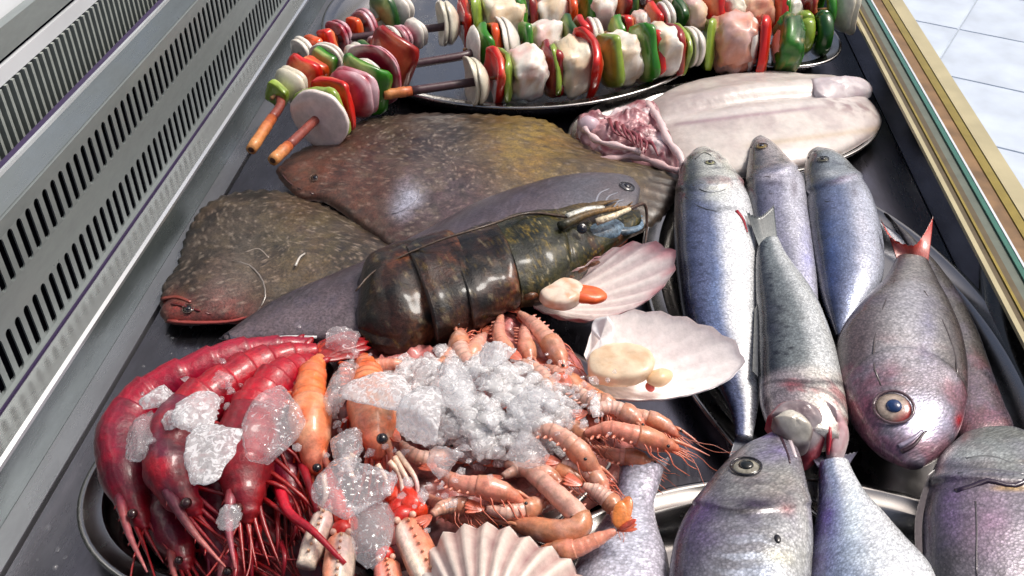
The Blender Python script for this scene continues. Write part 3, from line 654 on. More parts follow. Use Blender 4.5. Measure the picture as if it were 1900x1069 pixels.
# bottom right bream: gill and fin
t = empty('sea_bream', P(1820, 960), 'heavy bream cut by the right edge with a yellow mark at its gill', 'fish', BG)
pr = [(1780,812,1900,806), (1742,850,1990,850), (1722,900,2040,900), (1710,950,2060,960), (1708,1010,2070,1020), (1712,1080,2060,1090), (1730,1160,2020,1170)]
def cbr(s, d, p):
    c = bream_col((66,64,66), (132,126,138), (168,166,168), (136,140,138), .33, 61., .08, True, .25)(s, 1-(1-d)*1.0, p)
    c = mix(c, lin((200,170,60)), .8*math.exp(-(((d-.42)/.06)**2+((s-.285)/.012)**2)))
    return c
B = loft_body(t, 'body', pr, .046, spots(cbr, [(1764,930,24,60,(138,112,160),.8),(1832,970,36,60,(180,140,172),.7),(1812,842,60,16,(184,192,190),.8),(1880,906,30,5,(214,170,50),1.2),(1750,890,20,30,(50,46,50),.8),(1790,866,50,5,(60,60,66),.8),(1850,880,50,5,(70,64,90),.7),(1740,1010,16,50,(60,58,60),.6)]), M['bream'], thick=.42, mod=gill_mod(.30, .05, .11))
line_part('gill_slit', B, [(1775,912), (1805,898), (1840,890), (1876,900), (1905,888)], .0020, .0016, lin((40,22,46)), t, lift=-.0002)
line_part('gill_ridge', B, [(1790,850), (1830,846), (1880,858), (1905,862)], .0012, .0008, lin((110,112,112)), t, lift=-.0003)
line_part('gill_ridge', B, [(1780,880), (1830,870), (1880,876), (1905,880)], .0012, .0008, lin((96,96,104)), t, lift=-.0003)
line_part('lateral_line', B, [(1804,930), (1806,980), (1806,1030), (1808,1069)], .0006, .0006, lin((70,64,70)), t, lift=.0)
fan('dorsal_fin', t, [(1738,870), (1712,960), (1712,1060)], [(1722,880), (1698,960), (1700,1060)], .05, lin((80,70,72)), lin((60,52,56)), rays=16)

# ================================================================ flatfish, hake
def dome(name, parent, outline, cen, z, height, colf, mat, rings=46, n=150, zb=None, power=2.0, extra=None, fringe=0):
    pts = cr([P(q[0], q[1], q[2] if len(q) > 2 else z) for q in outline+[outline[0]]], n+1)[:-1]; c = P(*cen); vs = []; cs = []
    for k in range(rings+1):
        t = k/rings
        for i, q in enumerate(pts):
            p = c.lerp(q, t)
            if fringe and t > .9: p += (q-c)*(fringe*(.5+.5*math.sin(i*2.2))*(t-.9)*10)
            hh = height*(max(0, 1-t**power))**.6
            if extra: hh += extra(t, i/n, p)
            if fringe and t > .88: hh += .0008*math.sin(i*2.2)
            p.z += hh; vs.append(p); cs.append(colf(t, i/n, p))
    fs = grid_faces(rings+1, n); off = len(vs); vs += [p-Vector((0, 0, .003)) for p in vs[-n:]]; cs += cs[-n:]
    for i in range(n): j = (i+1) % n; fs.append((rings*n+i, rings*n+j, off+j, off+i))
    fs.append(tuple(off+i for i in range(n-1, -1, -1)))
    me = mesh(name, vs, fs, mat, parent, cs)
    B = Body(); B.v = vs; B.o = me
    def pick(u, v):
        i = min(range(len(vs)-n), key=lambda j: (proj(vs[j])[0]-u)**2+(proj(vs[j])[1]-v)**2)
        return vs[i], Vector((0, -.25, 1)).normalized()
    B.pick = pick; return B
def turbot_col(seed, warm=None, gold=None):
    a, b, c3, sp = lin((62,52,46)), lin((26,21,21)), lin((84,72,56)), lin((138,126,114))
    def f(t, i, p):
        n = fbm(p, 24, seed); c = mix(a, b, sst(-.15, .25, n)); c = mix(c, c3, sst(.0, .35, fbm(p, 70, seed+4))*.7)
        q = fbm(p, 300, seed+8, 2); c = mix(c, sp, sst(.12, .35, q)*.8); c = mix(c, lin((22,18,18)), sst(.12, .4, -q)*.7)
        if t > .9: c = mix(c, lin((34,26,26)), .7*(.5+.5*math.sin(i*2*math.pi*75))*sst(.9, .95, t))
        u, v = proj(p)
        if warm:
            for (x, y, r, col, amt) in warm: c = mix(c, lin(col), amt*math.exp(-((u-x)**2+(v-y)**2)/r**2)*(.7+1.2*fbm(p, 120, seed)))
        return c
    return f
t = empty('turbot', P(520, 480), 'dark mottled turbot with red mouth, left one beside the steel rail', 'fish', 'flat turbots')
tc1 = turbot_col(2., [(560,470,120,(96,84,48),.5), (330,580,30,(150,52,44),.9), (420,592,50,(140,50,46),.7), (450,470,80,(96,88,84),.35)])
outl = [(302,556),(306,528),(330,495),(350,430),(380,385),(430,362),(500,356),(570,370),(640,400),(700,435),(760,470),(800,520),(760,560),(640,590),(520,600),(430,596),(350,598),(308,592),(300,572)]
def ex1(tt, i, p):
    u, v = proj(p); return .0035*math.exp(-((u-545)**2+(v-480)**2)/38**2)+.003*math.exp(-((u-390)**2+(v-545)**2)/45**2)+.0012*fbm(p, 60, 3)
B = dome('body', t, outl, (540, 490, .012), .012, .020, tc1, M['mottled'], fringe=.02, extra=ex1)
line_part('mouth', B, [(304,560), (330,566), (360,572), (392,580)], .0020, .0008, lin((92,24,24)), t, lift=.0)
line_part('lip', B, [(302,552), (328,552), (352,562)], .0026, .0014, lin((130,58,48)), t, lift=.0)
line_part('jaw', B, [(310,590), (360,596), (430,594), (470,580)], .0022, .0014, lin((150,66,60)), t, lift=.0)
eye_at(t, *B.pick(352, 572), .004, lin((40,30,26)), ring=lin((84,70,62)))
line_part('gill_edge', B, [(432,485), (462,490), (486,520), (492,555), (476,582)], .0010, .0008, lin((120,112,106)), t, lift=.0)
line_part('gill_edge', B, [(455,470), (480,462), (500,478)], .0008, .0006, lin((140,130,120)), t, lift=.0)
m = MB(); m.tube([P(548,494,.0335), P(556,478,.035), P(566,470,.0345)], .0012, .0006, n=6, col=lin((190,184,176)), steps=8); m.build('fin_edge', M['smooth'], t)
t = empty('turbot', P(850, 330), 'larger brown turbot with a pale bluish gill patch, under the steel platter edge', 'fish', 'flat turbots')
tc2 = turbot_col(14., [(985,272,84,(140,114,44),.9), (560,330,90,(118,62,44),.6), (680,400,110,(112,68,52),.5), (762,366,22,(168,172,188),1.2), (744,388,20,(150,152,168),1.1), (752,338,16,(140,128,136),.9), (860,400,90,(100,84,92),.6), (1150,330,60,(110,92,48),.7)])  # yellow patch paints in an area set off by cover-glass reflections
outl = [(514,318),(540,292),(600,262),(680,225),(780,214),(900,216),(1010,226),(1060,256),(1140,300),(1240,322),(1262,345),(1200,420),(1050,470),(900,480),(800,480),(740,466),(690,430),(640,396),(600,372),(560,366),(530,340)]
def ex2(tt, i, p):
    u, v = proj(p); return .006*math.exp(-((u-755)**2+(v-365)**2)/40**2)+.003*math.exp(-((u-640)**2+(v-340)**2)/60**2)+.0015*fbm(p, 60, 8)
B = dome('body', t, outl, (840, 335, .022), .022, .022, tc2, M['mottled'], fringe=.012, extra=ex2, rings=60, n=200)
line_part('gill_edge', B, [(728,398), (750,392), (772,372), (776,350)], .0010, .0006, lin((130,128,138)), t, lift=.0)
line_part('mouth', B, [(520,322), (536,338), (556,352), (580,362)], .0014, .0008, lin((70,36,34)), t, lift=.0)
eye_at(t, *B.pick(585, 330), .0042, lin((60,44,34)), ring=lin((100,74,60)))
# the long grey fish below the lobster
t = empty('hake', P(800, 470), 'long smooth grey purple fish lying beneath the lobster', 'fish')
pr = [(1188,352,1180,396), (1172,334,1168,408), (1140,328,1130,430), (1080,330,1060,470), (1000,346,980,520), (900,378,880,560), (800,430,780,600), (700,480,690,622), (600,520,610,630), (520,554,540,630), (460,590,474,630), (414,622,418,632)]
def hc(s, d, p):
    c = mix(lin((88,76,82)), lin((50,41,48)), sst(.3, .8, d+.2*fbm(p, 40, 2))); c = mix(c, lin((66,60,74)), .5*sst(.0, .3, fbm(p, 90, 5)))
    c = mix(c, lin((80,80,88)), 1-sst(.1, .3, s)); return mix(c, lin((150,140,150)), .4*max(0, fbm(p, 260, 7, 2)))
B = loft_body(t, 'body', pr, .042, hc, M['mottled'], thick=.30, ns=120, nr=64)
eye_at(t, *B.pick(1163, 347), .006, lin((76,76,80)), ring=lin((60,62,68)), pr=.55)
for px in [[(1104,382),(1112,360),(1130,350)], [(1118,392),(1128,366),(1146,358)], [(1130,398),(1144,376),(1156,372)]]:
    line_part('gill_ridge', B, px, .0011, .0006, lin((140,142,152)), t, lift=.0)
fan('tail_fin', t, [(424,616), (430,634)], [(406,630), (470,640), (590,628)], .045, lin((60,56,66)), lin((40,38,46)), zt=.040, rays=10)
m = MB(); m.tube([P(470,634,.043), P(530,626,.045), P(588,626,.045)], .0016, .0012, col=lin((205,205,205)), steps=10); m.build('fin_ray', M['smooth'], t)

# ================================================================ skinned white fish
t = empty('skinned_fish', P(1350, 230), 'skinned white fish split open with raw pink head end, on its own platter', 'fish')
def fl_col(tt, i, p):
    u, v = proj(p); c = mix(lin((196,188,182)), lin((172,160,158)), sst(-.2, .3, fbm(p, 18, 4)))
    c = mix(c, lin((212,206,202)), .7*math.exp(-((v-(222-(u-1250)*.12))/9)**2))
    c = mix(c, lin((150,124,132)), .75*math.exp(-((v-(231-(u-1250)*.12))/4)**2)*sst(1235, 1270, u)*(1-sst(1480, 1560, u)))
    c = mix(c, lin((172,150,118)), .55*math.exp(-((v-(282-(u-1300)*.13))/6)**2)*sst(1360, 1420, u))
    c = mix(c, lin((120,84,90)), .7*sst(1500, 1560, u)*math.exp(-((v-178-(u-1500)*.25)/16)**2)*sst(-.15, .2, fbm(p, 80, 3)))
    return c
def fl_ex(tt, i, p):
    u, v = proj(p); k = 1-tt**3
    return k*(.005*math.exp(-((v-(214-(u-1250)*.12))/14)**2)-.006*math.exp(-((v-(233-(u-1250)*.12))/7)**2)+.003*math.exp(-((v-(262-(u-1250)*.12))/16)**2))+.001*fbm(p, 50, 2)
outl = [(1196,196),(1250,166),(1310,148),(1380,139),(1450,136),(1500,142),(1560,146),(1600,175),(1628,205),(1634,232),(1600,262),(1540,292),(1470,312),(1390,322),(1310,322),(1250,300),(1226,262),(1210,225)]
B = dome('body', t, outl, (1400, 228, .022), .022, .022, fl_col, M['flesh'], extra=fl_ex, rings=70, n=180)
flap('side_fold', t, [(1505,146,.044),(1560,142,.044),(1602,146,.038),(1618,170,.03),(1580,182,.03),(1540,186,.036),(1515,170,.042)], 0, .005, lin((192,184,186)), lin((170,156,162)), mat=M['flesh'])
outl = [(1072,222,.03),(1092,210,.034),(1112,218,.034),(1145,202,.036),(1178,192,.036),(1210,196,.036),(1230,222,.036),(1246,262,.036),(1262,296,.032),(1262,318,.026),(1236,322,.022),(1190,312,.02),(1130,298,.018),(1090,272,.02),(1072,246,.026)]
def pc(tt, i, p):
    c = mix(lin((186,140,144)), lin((134,72,80)), sst(-.1, .2, fbm(p, 60, 9))); c = mix(c, lin((214,196,198)), sst(.1, .3, fbm(p, 45, 31))); return mix(c, lin((90,44,54)), .8*sst(.15, .35, fbm(p, 110, 3)))
dome('raw_head', t, outl, (1165, 258, .030), .030, .012, pc, M['flesh'], extra=lambda tt, i, p: .006*fbm(p, 60, 9)*2, rings=40, n=110)
m = MB(); m.tube([P(1200,190,.042), P(1222,222,.046), P(1240,262,.044), P(1262,290,.040), P(1268,312,.034)], lambda q: .0030+.0016*math.sin(q*17)**2, n=10, col=lin((214,190,190)), steps=16)
m.tube([P(1085,290,.024), P(1130,296,.028), P(1180,290,.032), P(1240,312,.032), P(1264,318,.032)], lambda q: .0022+.0024*math.sin(q*13+1)**2, n=10, col=lin((200,168,168)), steps=16)
m.tube([P(1085,240,.036), P(1110,262,.038), P(1150,272,.04), P(1190,282,.038)], lambda q: .0018+.0024*math.sin(q*9+2)**2, n=10, col=lin((216,190,190)), steps=16); m.build('flesh_fold', M['flesh'], t)
m = MB()
for k in range(8): m.tube([P(1130+k*9+(k*37 % 11), 222+k*4+(k*53 % 17), .043), P(1140+k*10, 246+k*4-(k*29 % 13), .046), P(1160+k*9-(k*41 % 19), 254+k*5, .043)], .0024, .0008, n=6, col=lin((124,52,62)), steps=7)
m.build('gill', M['flesh'], t)
vs, fs = blob(P(1092, 232, .034), ((1,0,0),(0,1,0),(0,0,1)), (.012,.010,.010), amp=.002, seed=4); m = MB(); m.add(vs, fs, lin((190,168,178))); m.build('snout', M['flesh'], t)

# ================================================================ scallops
def shell(name, label, hinge, outline, depth, ribs, colf, z0, sub=3, ribamp=.0018, ears=None, invert=False, mat=None, group='scallops on the half shell'):
    """outline: px (u,v,z) around the margin, from one side of the hinge to the other"""
    t = empty(name, P(hinge[0], hinge[1], z0), label, 'scallop', group)
    h = P(*hinge); n = ribs*4+1; pts = cr([P(*q) for q in outline], n); K = 26; vs = []; cs = []
    nrm = (pts[n//4]-h).cross(pts[3*n//4]-h).normalized()
    if nrm.z < 0: nrm = -nrm
    if invert: nrm = -nrm
    for side in (0, 1):
        for i, q in enumerate(pts):
            a = i/(n-1)
            for k in range(K+1):
                r = k/K; rr = r*(1+.012*math.cos(i*math.pi/2)*sst(.7, 1, r)); p = h.lerp(q, rr)
                edge = math.sin(math.pi*a)**.5
                bowl = -depth*(4*r*(1-r))**.75*edge*(1.2-.4*r)
                rib = ribamp*math.cos(i*math.pi/2)*sst(.15, .9, r)
                p = p+nrm*(bowl+rib-side*.0014); vs.append(p); cs.append(colf(r, a, p, i, side))
    fs = []; w_ = K+1
    for s in (0, 1):
        o = s*n*w_
        for i in range(n-1):
            for k in range(K):
                f = (o+i*w_+k, o+(i+1)*w_+k, o+(i+1)*w_+k+1, o+i*w_+k+1); fs.append(f if s else f[::-1])
    o = n*w_
    for i in range(n-1): fs.append((i*w_+K, (i+1)*w_+K, o+(i+1)*w_+K, o+i*w_+K))
    mesh('shell', vs, fs, mat or M['scallop'], t, cs)
    if ears:
        for e_, c in ears: flap('ear', t, e_, 0, .001, c, mix(c, [1, 1, 1], .3), mat=M['scallop'], bumps=.0003, thick=.001, ring=6)
    return t
def colA(r, a, p, i, side):
    c = mix(lin((238,230,226)), lin((196,176,178)), .5-.5*math.cos(i*math.pi/2)); c = mix(c, lin((214,206,200)), 1-r)
    return mix(c, lin((186,96,112)), .75*sst(.80, 1, r)*sst(-.2, .2, fbm(p, 90, 2)+.3*math.cos(i*math.pi/2)))
t = shell('scallop', 'open scallop with orange roe leaning on the lobster, pink ribbed edge', (988, 552, .050), [(990,572,.045),(1050,590,.044),(1110,592,.046),(1180,570,.050),(1232,530,.056),(1254,490,.064),(1246,462,.068),(1210,450,.070),(1165,452,.070),(1120,470,.068),(1070,500,.066)], .016, 13, colA, .03)
vs, fs = blob(P(1042, 545, .060), ((1,.1,0),(0,1,0),(0,0,1)), (.0165,.0155,.0065), (.55,.95), amp=.001, ns=90, seed=2, n=36, m=24); m = MB(); m.add(vs, fs, [mix(lin((222,204,186)), lin((200,160,130)), sst(-.1,.3,fbm(p, 90, 2))) for p in vs]); m.build('white_muscle', M['flesh'], t)
m = MB(); vs, fs = blob(P(1085, 546, .060), ((1,0,-.1),(0,1,0),(0,0,1)), (.017,.009,.0045), (.8,.9), amp=.001, ns=100, seed=7, n=30, m=18); m.add(vs, fs, [mix(lin((226,100,44)), lin((196,66,30)), sst(-.1,.3,fbm(p, 120, 3))) for p in vs]); m.build('orange_roe', M['flesh'], t)
def colB(r, a, p, i, side):
    c = mix(lin((246,240,236)), lin((232,220,222)), .6*math.exp(-((r-.6)/.3)**2)); c = mix(c, lin((238,224,190)), .6*(1-sst(.0, .2, a))+.5*(1-sst(.0, .25, r))); 
    return mix(c, lin((246,240,240)), sst(.9, 1, r))
t = shell('scallop', 'large white scallop shell with beige muscle in front of the sea bass', (1098, 690, .052), [(1088,700,.050),(1120,734,.052),(1200,742,.054),(1280,732,.056),(1345,708,.058),(1380,670,.062),(1360,632,.066),(1310,604,.070),(1250,584,.072),(1180,576,.072),(1128,590,.070),(1096,620,.066),(1084,660,.058)], .016, 15, colB, .03, ribamp=.0010,
          ears=[([(1128,586,.080),(1104,592,.072),(1098,612,.068),(1112,632,.064),(1090,662,.058),(1100,684,.052),(1120,664,.058),(1140,612,.070)], lin((232,226,226)))])
vs, fs = blob(P(1152, 676, .060), ((1,0,.1),(0,1,0),(0,0,1)), (.023,.0185,.007), (.55,.95), amp=.001, ns=80, seed=3, n=40, m=26); m = MB(); m.add(vs, fs, [mix(lin((222,200,172)), lin((202,170,136)), sst(-.2,.3,fbm(p, 70, 2))) for p in vs]); m.build('beige_muscle', M['flesh'], t)
m = MB(); vs, fs = blob(P(1222, 700, .058), ((1,.5,0),(-.5,1,0),(0,0,1)), (.010,.007,.005), amp=.002, seed=9, n=20, m=12); m.add(vs, fs, lin((224,190,150))); vs, fs = blob(P(1206, 718, .054), ((1,.5,0),(-.5,1,0),(0,0,1)), (.003,.004,.003)); m.add(vs, fs, lin((196,80,70))); m.build('frill', M['flesh'], t)
def colC(r, a, p, i, side):
    k = .5-.5*math.cos(i*math.pi/2); c = mix(lin((216,202,190)), lin((150,108,106)), k*.8*sst(.15, .5, r)); c = mix(c, lin((120,74,80)), .5*k*sst(-.05, .3, fbm(p, 60, 4)))
    c = mix(c, lin((236,226,218)), .8*math.exp(-((a-.1)/.12)**2)); band_ = .5+.5*math.sin(r*38+2*fbm(p, 30)); return mix(c, lin((206,186,176)), .25*band_)
t = shell('scallop', 'closed scallop showing its pink brown ribbed outside at the bottom edge', (900, 1230, .05), [(770,1110,.05),(785,1060,.056),(806,1010,.060),(840,984,.064),(890,974,.068),(940,980,.070),(985,1002,.070),(1030,1022,.066),(1062,1046,.060),(1088,1080,.054),(1100,1120,.05)], -.022, 11, colC, .03, ribamp=.0022)

# ================================================================ lobster
t = empty('lobster', P(900, 500), 'whole dark lobster with curled black brown tail and green speckled body', 'lobster')
def lob_col(a, b, hi, seed, yel=0):
    a, b, hi = lin(a), lin(b), lin(hi); ye = lin((150,124,40)); 
    def f(s, d, p):
        c = mix(a, b, sst(-.2, .25, fbm(p, 45, seed))); c = mix(c, hi, .6*sst(.1, .4, fbm(p, 80, seed+3)))
        if yel: c = mix(c, lin((110,60,34)), .7*sst(.0, .3, fbm(p, 50, seed+1))*sst(.3, .9, s)); c = mix(c, ye, yel*.6*sst(.05, .3, fbm(p, 420, seed+5))*sst(.0, .3, fbm(p, 60, seed+12)+.12)); c = mix(c, lin((190,176,140)), yel*.7*sst(.25, .4, fbm(p, 170, seed+7)))
        return mix(c, lin((60,66,84)), .35*sst(.7, 1, d))  # bluish highlight along the upper edge, painted into the shell colour
    return f
tailc = lob_col((14,12,11), (48,28,22), (70,50,34), 3., .25)
segs = [ # each: upper edge -> lower edge pairs, tail tip first
 ([(662,606,668,618),(657,566,688,640),(666,530,724,650),(684,502,770,642),(718,482,806,624),(760,470,836,612)], .050, .66, 'tail_segment'),
 ([(742,478,812,624),(790,462,862,606),(832,454,896,590)], .058, .60, 'tail_segment'),
 ([(814,462,880,600),(862,446,920,578),(912,432,966,556)], .061, .56, 'tail_segment')]
for j, (prs, z, th, nm) in enumerate(segs):
    bw = lambda s, x, y: 1+.035*sst(.70, .9, s)-.04*(1-sst(0, .2, s))-.03*sst(.94, 1, s)
    if j == 0: bw = lambda s, x, y: (math.sin(min(1, s*2.2+.05)*math.pi/2))**.6
    loft_body(t, nm, prs, z, tailc, M['lobster'], thick=th, ns=44, nr=72, zmin=.02, mod=bw, rough=.0016)
m = MB()
for k in range(5):
    a_ = P(700+k*10, 628+k*2, .040); b_ = P(672+k*36, 640-abs(k-2)*4, .030); vs, fs = blob((a_+b_)/2, (b_-a_, Vector((0,0,1)).cross(b_-a_), (0,0,1)), ((b_-a_).length*.8+.004, .008, .002), amp=.0005); m.add(vs, fs, lin((34,22,20)))
m.build('tail_fan', M['lobster'], t)
for (u, v, du, dv) in ((842,500,10,36),):
    vs, fs = blob(P(u, v, .082), (P(u+du, v+dv, .08)-P(u, v, .082), (0,0,1), (1,0,0)), (.011,.003,.005), amp=.0006); m = MB(); m.add(vs, fs, lin((108,78,52))); m.build('tail_flap', M['lobster'], t)
carc = lob_col((18,22,12), (46,46,22), (84,74,38), 11., .75)
prs = [(906,436,968,556), (950,420,1016,544), (1000,410,1056,520), (1050,404,1092,492), (1100,400,1128,462), (1150,396,1166,436), (1184,392,1190,412)]
B = loft_body(t, 'carapace', prs, .060, carc, M['lobster'], thick=lambda s: .58, zmin=.02, ns=150, nr=80, rough=.0016, mod=lambda s, x, y: 1-.05*math.exp(-((s-.42-.05*x)/.02)**2))
m = MB(); m.tube([P(1040,420,.088), P(1090,398,.086), P(1140,388,.080), P(1186,382,.072)], .0040, .0008, n=8, col=lin((40,44,30)), col2=lin((150,110,60)), steps=12)
for k in range(5):
    q = P(1060+k*26, 408-k*6, .087-k*.003); m.tube([q, q+Vector((.004, .002, .004))], .0012, .0003, n=5, col=lin((120,90,50)))
m.build('rostrum', M['lobster'], t)
eye_at(t, P(1080, 424, .085), Vector((.2,-.7,.7)), .004, lin((14,14,18)))
def claw(nm, base, tip, wpx, z, col, hi, open_=.35):
    # propodus with two fingers
    a, b = Vector(P(*base, z)), Vector(P(*tip, z-.01)); d = b-a; L = d.length; d.normalize(); s = Vector((0,0,1)).cross(d); wv = wpx*mpp(*base, z)/2
    m = MB()
    f = lambda q: wv*cr1([(0,.45),(.15,.85),(.45,1),(.6,.8),(.62,.62),(1,.08)], q)
    m.tube([a.lerp(b, k/24)+s*wv*.25*sst(.55,.8,k/24) for k in range(25)], f, n=16, col=col, col2=hi, flat=.6)
    c0 = a+d*L*.5-s*wv*.45; m.tube([c0, c0+d*L*.15-s*wv*open_, c0+d*L*.32-s*wv*open_*.9, b-s*wv*.15-d*L*.06], lambda q: wv*.42*(1-q*.85), n=12, col=col, col2=hi, flat=.7, steps=14)
    return m.build(nm, M['lobster'], t)
claw('claw', (1062,444), (1196,404), 62, .070, lin((34,42,48)), lin((132,158,180)))
claw('claw', (1010,405), (1150,372), 34, .066, lin((44,46,24)), lin((96,70,34)))
m = MB(); m.tube([P(1052,404,.084), P(1090,390,.084), P(1120,388,.082)], .0034, .0028, n=8, col=lin((196,196,186)), steps=10)
m.tube([P(1106,412,.082), P(1136,402,.084), P(1168,388,.080)], .0030, .0018, n=8, col=lin((214,200,170)), steps=10); m.build('antenna_base', M['lobster'], t)
m = MB(); m.tube([P(1168,388,.080), P(1196,380,.075), P(1200,420,.06), P(1196,460,.05)], .0016, .0008, n=6, col=lin((70,50,40)), steps=18)
m.tube([P(1060,404,.084), P(980,396,.086), P(900,420,.092), P(800,452,.09), P(700,500,.08), P(660,540,.075)], .0012, .0007, n=6, col=lin((74,60,50)), steps=30); m.build('antenna', M['lobster'], t)
rnd = random.Random(5)
for k in range(6):
    u0, v0 = 960+k*22, 545-k*12
    m = MB(); m.tube([P(u0, v0, .055), P(u0+26, v0+4, .062), P(u0+60, v0-18+rnd.uniform(-6, 6), .05), P(u0+92, v0-40, .045)], .0034, .0016, n=8, col=lin((52,46,24)), col2=lin((150,70,40)), steps=14); m.build('leg', M['lobster'], t)

# ================================================================ prawns, shrimps, langoustines
def prawn(name, label, cat, path, wpx, z, ca, cb_, cc, group=None, side=1, eye=True, eyer=.09, legs=8, legl=1.0, antl=1.0, rost=.22, tailfan=True, head=.44, ncl=None, seed=0., eyepx=None, mat=None, tail_c=None, nan=3, steps=70, segs=6, sstep=.12):
    """path: px (u,v[,z]) tail -> head; width px; ca abdomen, cb_ head, cc legs"""
    mat = mat or M['shell_fish']; rn = random.Random(int(seed*100)+3)
    pts = cr([P(q[0], q[1], q[2] if len(q) > 2 else z) for q in path], steps); Lp = sum((pts[i+1]-pts[i]).length for i in range(steps-1))
    mid = path[len(path)//2]; R0 = wpx*mpp(mid[0], mid[1], z)/2
    t = empty(name, tuple(pts[steps//2]-Vector((0, 0, R0))), label, cat, group)
    def ring_part(nm, s0, s1, prof, n, colf, extra=None):
        m = max(4, int(steps*(s1-s0)))+1; nr = 18; vs = []; cs = []
        for i in range(m):
            q = i/(m-1); s = s0+(s1-s0)*q; x = s*(steps-1); i0 = min(int(x), steps-2); c = pts[i0].lerp(pts[i0+1], x-i0)
            tg = (pts[min(i0+2, steps-1)]-pts[max(i0-1, 0)]).normalized(); sd_ = Vector((0, 0, 1)).cross(tg).normalized(); u_ = tg.cross(sd_)
            r = R0*prof(q, s)
            for k in range(nr):
                a = 2*math.pi*k/nr; rr = r*(extra(q, a) if extra else 1)
                p = c+sd_*math.cos(a)*rr*side+u_*math.sin(a)*rr*1.08
                p += (p-c)*.10*fbm(p, 90, seed); vs.append(p); cs.append(colf(q, math.cos(a), p))
        fs = grid_faces(m, nr); fs.append(tuple(range(nr-1, -1, -1))); fs.append(tuple((m-1)*nr+k for k in range(nr)))
        return mesh(nm, vs, fs, mat, t, cs)
    hs = 1-head
    def abprof(q, s):
        k = (q*segs) % 1.0; return cr1([(0, .34), (.15, .52), (.5, .82), (1, .98)], q)*(.93+sstep*(1-k)**1.5) if q < .999 else .98
    def abcol(q, x, p):
        k = (q*segs) % 1.0; c = mix(ca, cb_, sst(-.1, .4, fbm(p, 60, seed))*.6); c = mix(c, [v*.45 for v in ca], .7*(1-sst(0, .14, k)+sst(.93, 1, k)))
        return mix(c, [min(1, v*1.35) for v in ca], .35*max(0, x))
    ring_part('abdomen', 0.02, hs+.02, abprof, segs, abcol)
    def capprof(q, s): return cr1([(0, 1.02), (.2, 1.13), (.5, 1.0), (.75, .70), (.92, .44), (1, .14)], q)
    def capcol(q, x, p):
        c = mix(cb_, ca, sst(-.15, .25, fbm(p, 70, seed+2))*.8); c = mix(c, [v*.5 for v in cb_], .7*(1-sst(.0, .05, abs(x-.25-.3*q)))+.5*sst(.1, .35, fbm(p, 110, seed+7))); return mix(c, cc, .5*sst(.5, 1, q)+.3*max(0, -x))
    ring_part('carapace', hs, .995, capprof, 1, capcol, lambda q, a: 1-.07*math.exp(-((math.cos(a)-.25-.3*q)/.12)**2)+.03*math.cos(5*a))
    hd = pts[-1]; d = (pts[-1]-pts[-6]).normalized(); sd_ = Vector((0, 0, 1)).cross(d).normalized()*side
    m = MB(); b0 = pts[int(steps*.88)]+sd_*R0*.45+Vector((0, 0, R0*.5)); tip = hd+d*Lp*rost*.6+sd_*R0*.55+Vector((0, 0, R0*.3))
    m.tube([b0-d*R0*.3-Vector((0, 0, R0*.25)), b0+d*R0*.3, b0.lerp(tip, .5)+sd_*R0*.12, tip], lambda q: R0*.26*min(1, q*5+.15)*(1-q*.86), n=8, col=cb_, col2=mix(cc, lin((224,150,140)), .5), steps=10)
    for k in range(5):
        q = b0.lerp(tip, .1+.16*k)+sd_*R0*.14; m.tube([q, q+sd_*R0*.18+d*R0*.2], R0*.06, R0*.01, n=4, col=cc)
    m.build('rostrum', mat, t)
    if tailfan:
        d0 = (pts[0]-pts[3]).normalized(); s0 = Vector((0, 0, 1)).cross(d0).normalized(); m = MB(); tcx = tail_c or cc
        for k in (-1.5, -.6, 0, .6, 1.5):
            dd = (d0+s0*k*.28+Vector((0, 0, .06*(1-abs(k))))).normalized(); c = pts[0]+dd*R0*1.0
            vs, fs = blob(c, (dd, dd.cross(Vector((0, 0, 1))), Vector((0, 0, 1))), (R0*1.15, R0*.34, R0*.10), amp=R0*.04, n=10, m=6); m.add(vs, fs, tcx)
        m.build('tail_fan', mat, t)
    if eye:
        for q in ((1, .35) if eyer > .05 else (1,)):
            if eyepx and q == 1: c = P(eyepx[0], eyepx[1], (eyepx[2] if len(eyepx) > 2 else z+R0*.7))
            else: c = pts[int(steps*.955)]+sd_*R0*.25*q+Vector((0, 0, R0*(.75 if q == 1 else -.1)))+d*R0*.2
            m = MB(); r = R0*eyer*2.3; vs, fs = blob(c, ((1,0,0),(0,1,0),(0,0,1)), (r, r, r*.9), n=14, m=9); m.add(vs, fs, ncl or [.006, .004, .006])
            m.build('eye', M['eye'], t)
            if q == 1: break
    m = MB()
    for k in range(legs):
        s = hs+.04+(.86-hs)*k/max(1, legs-1); b = pts[int(steps*min(.98, s))]-sd_*R0*.6; o_ = -sd_*(.5+.9*rn.random())*R0*legl+d*R0*(.4+rn.random()*1.6)*legl
        e = b+o_*1.0+Vector((0, 0, -R0*.2)); g = e+d*R0*1.6*legl*(.6+rn.random()*.7)-sd_*R0*.3*legl*rn.random()+Vector((0, 0, -R0*.5*rn.random())); m.tube([b, b.lerp(e, .6)+Vector((0, 0, R0*.35)), e, g], R0*.095, R0*.035, n=5, col=mix(cc, ca, .3*rn.random()), col2=cc, steps=9)
    for k in range(6):
        s = .12+(hs-.16)*k/5; b = pts[int(steps*s)]-sd_*R0*.6; e = b-sd_*R0*.7-d*R0*.2; vs, fs = blob((b+e)/2, (e-b, d, Vector((0, 0, 1))), (R0*.42, R0*.16, R0*.1), n=8, m=5); m.add(vs, fs, mix(ca, cc, .5))
    if legs: m.build('legs', mat, t)
    m = MB()
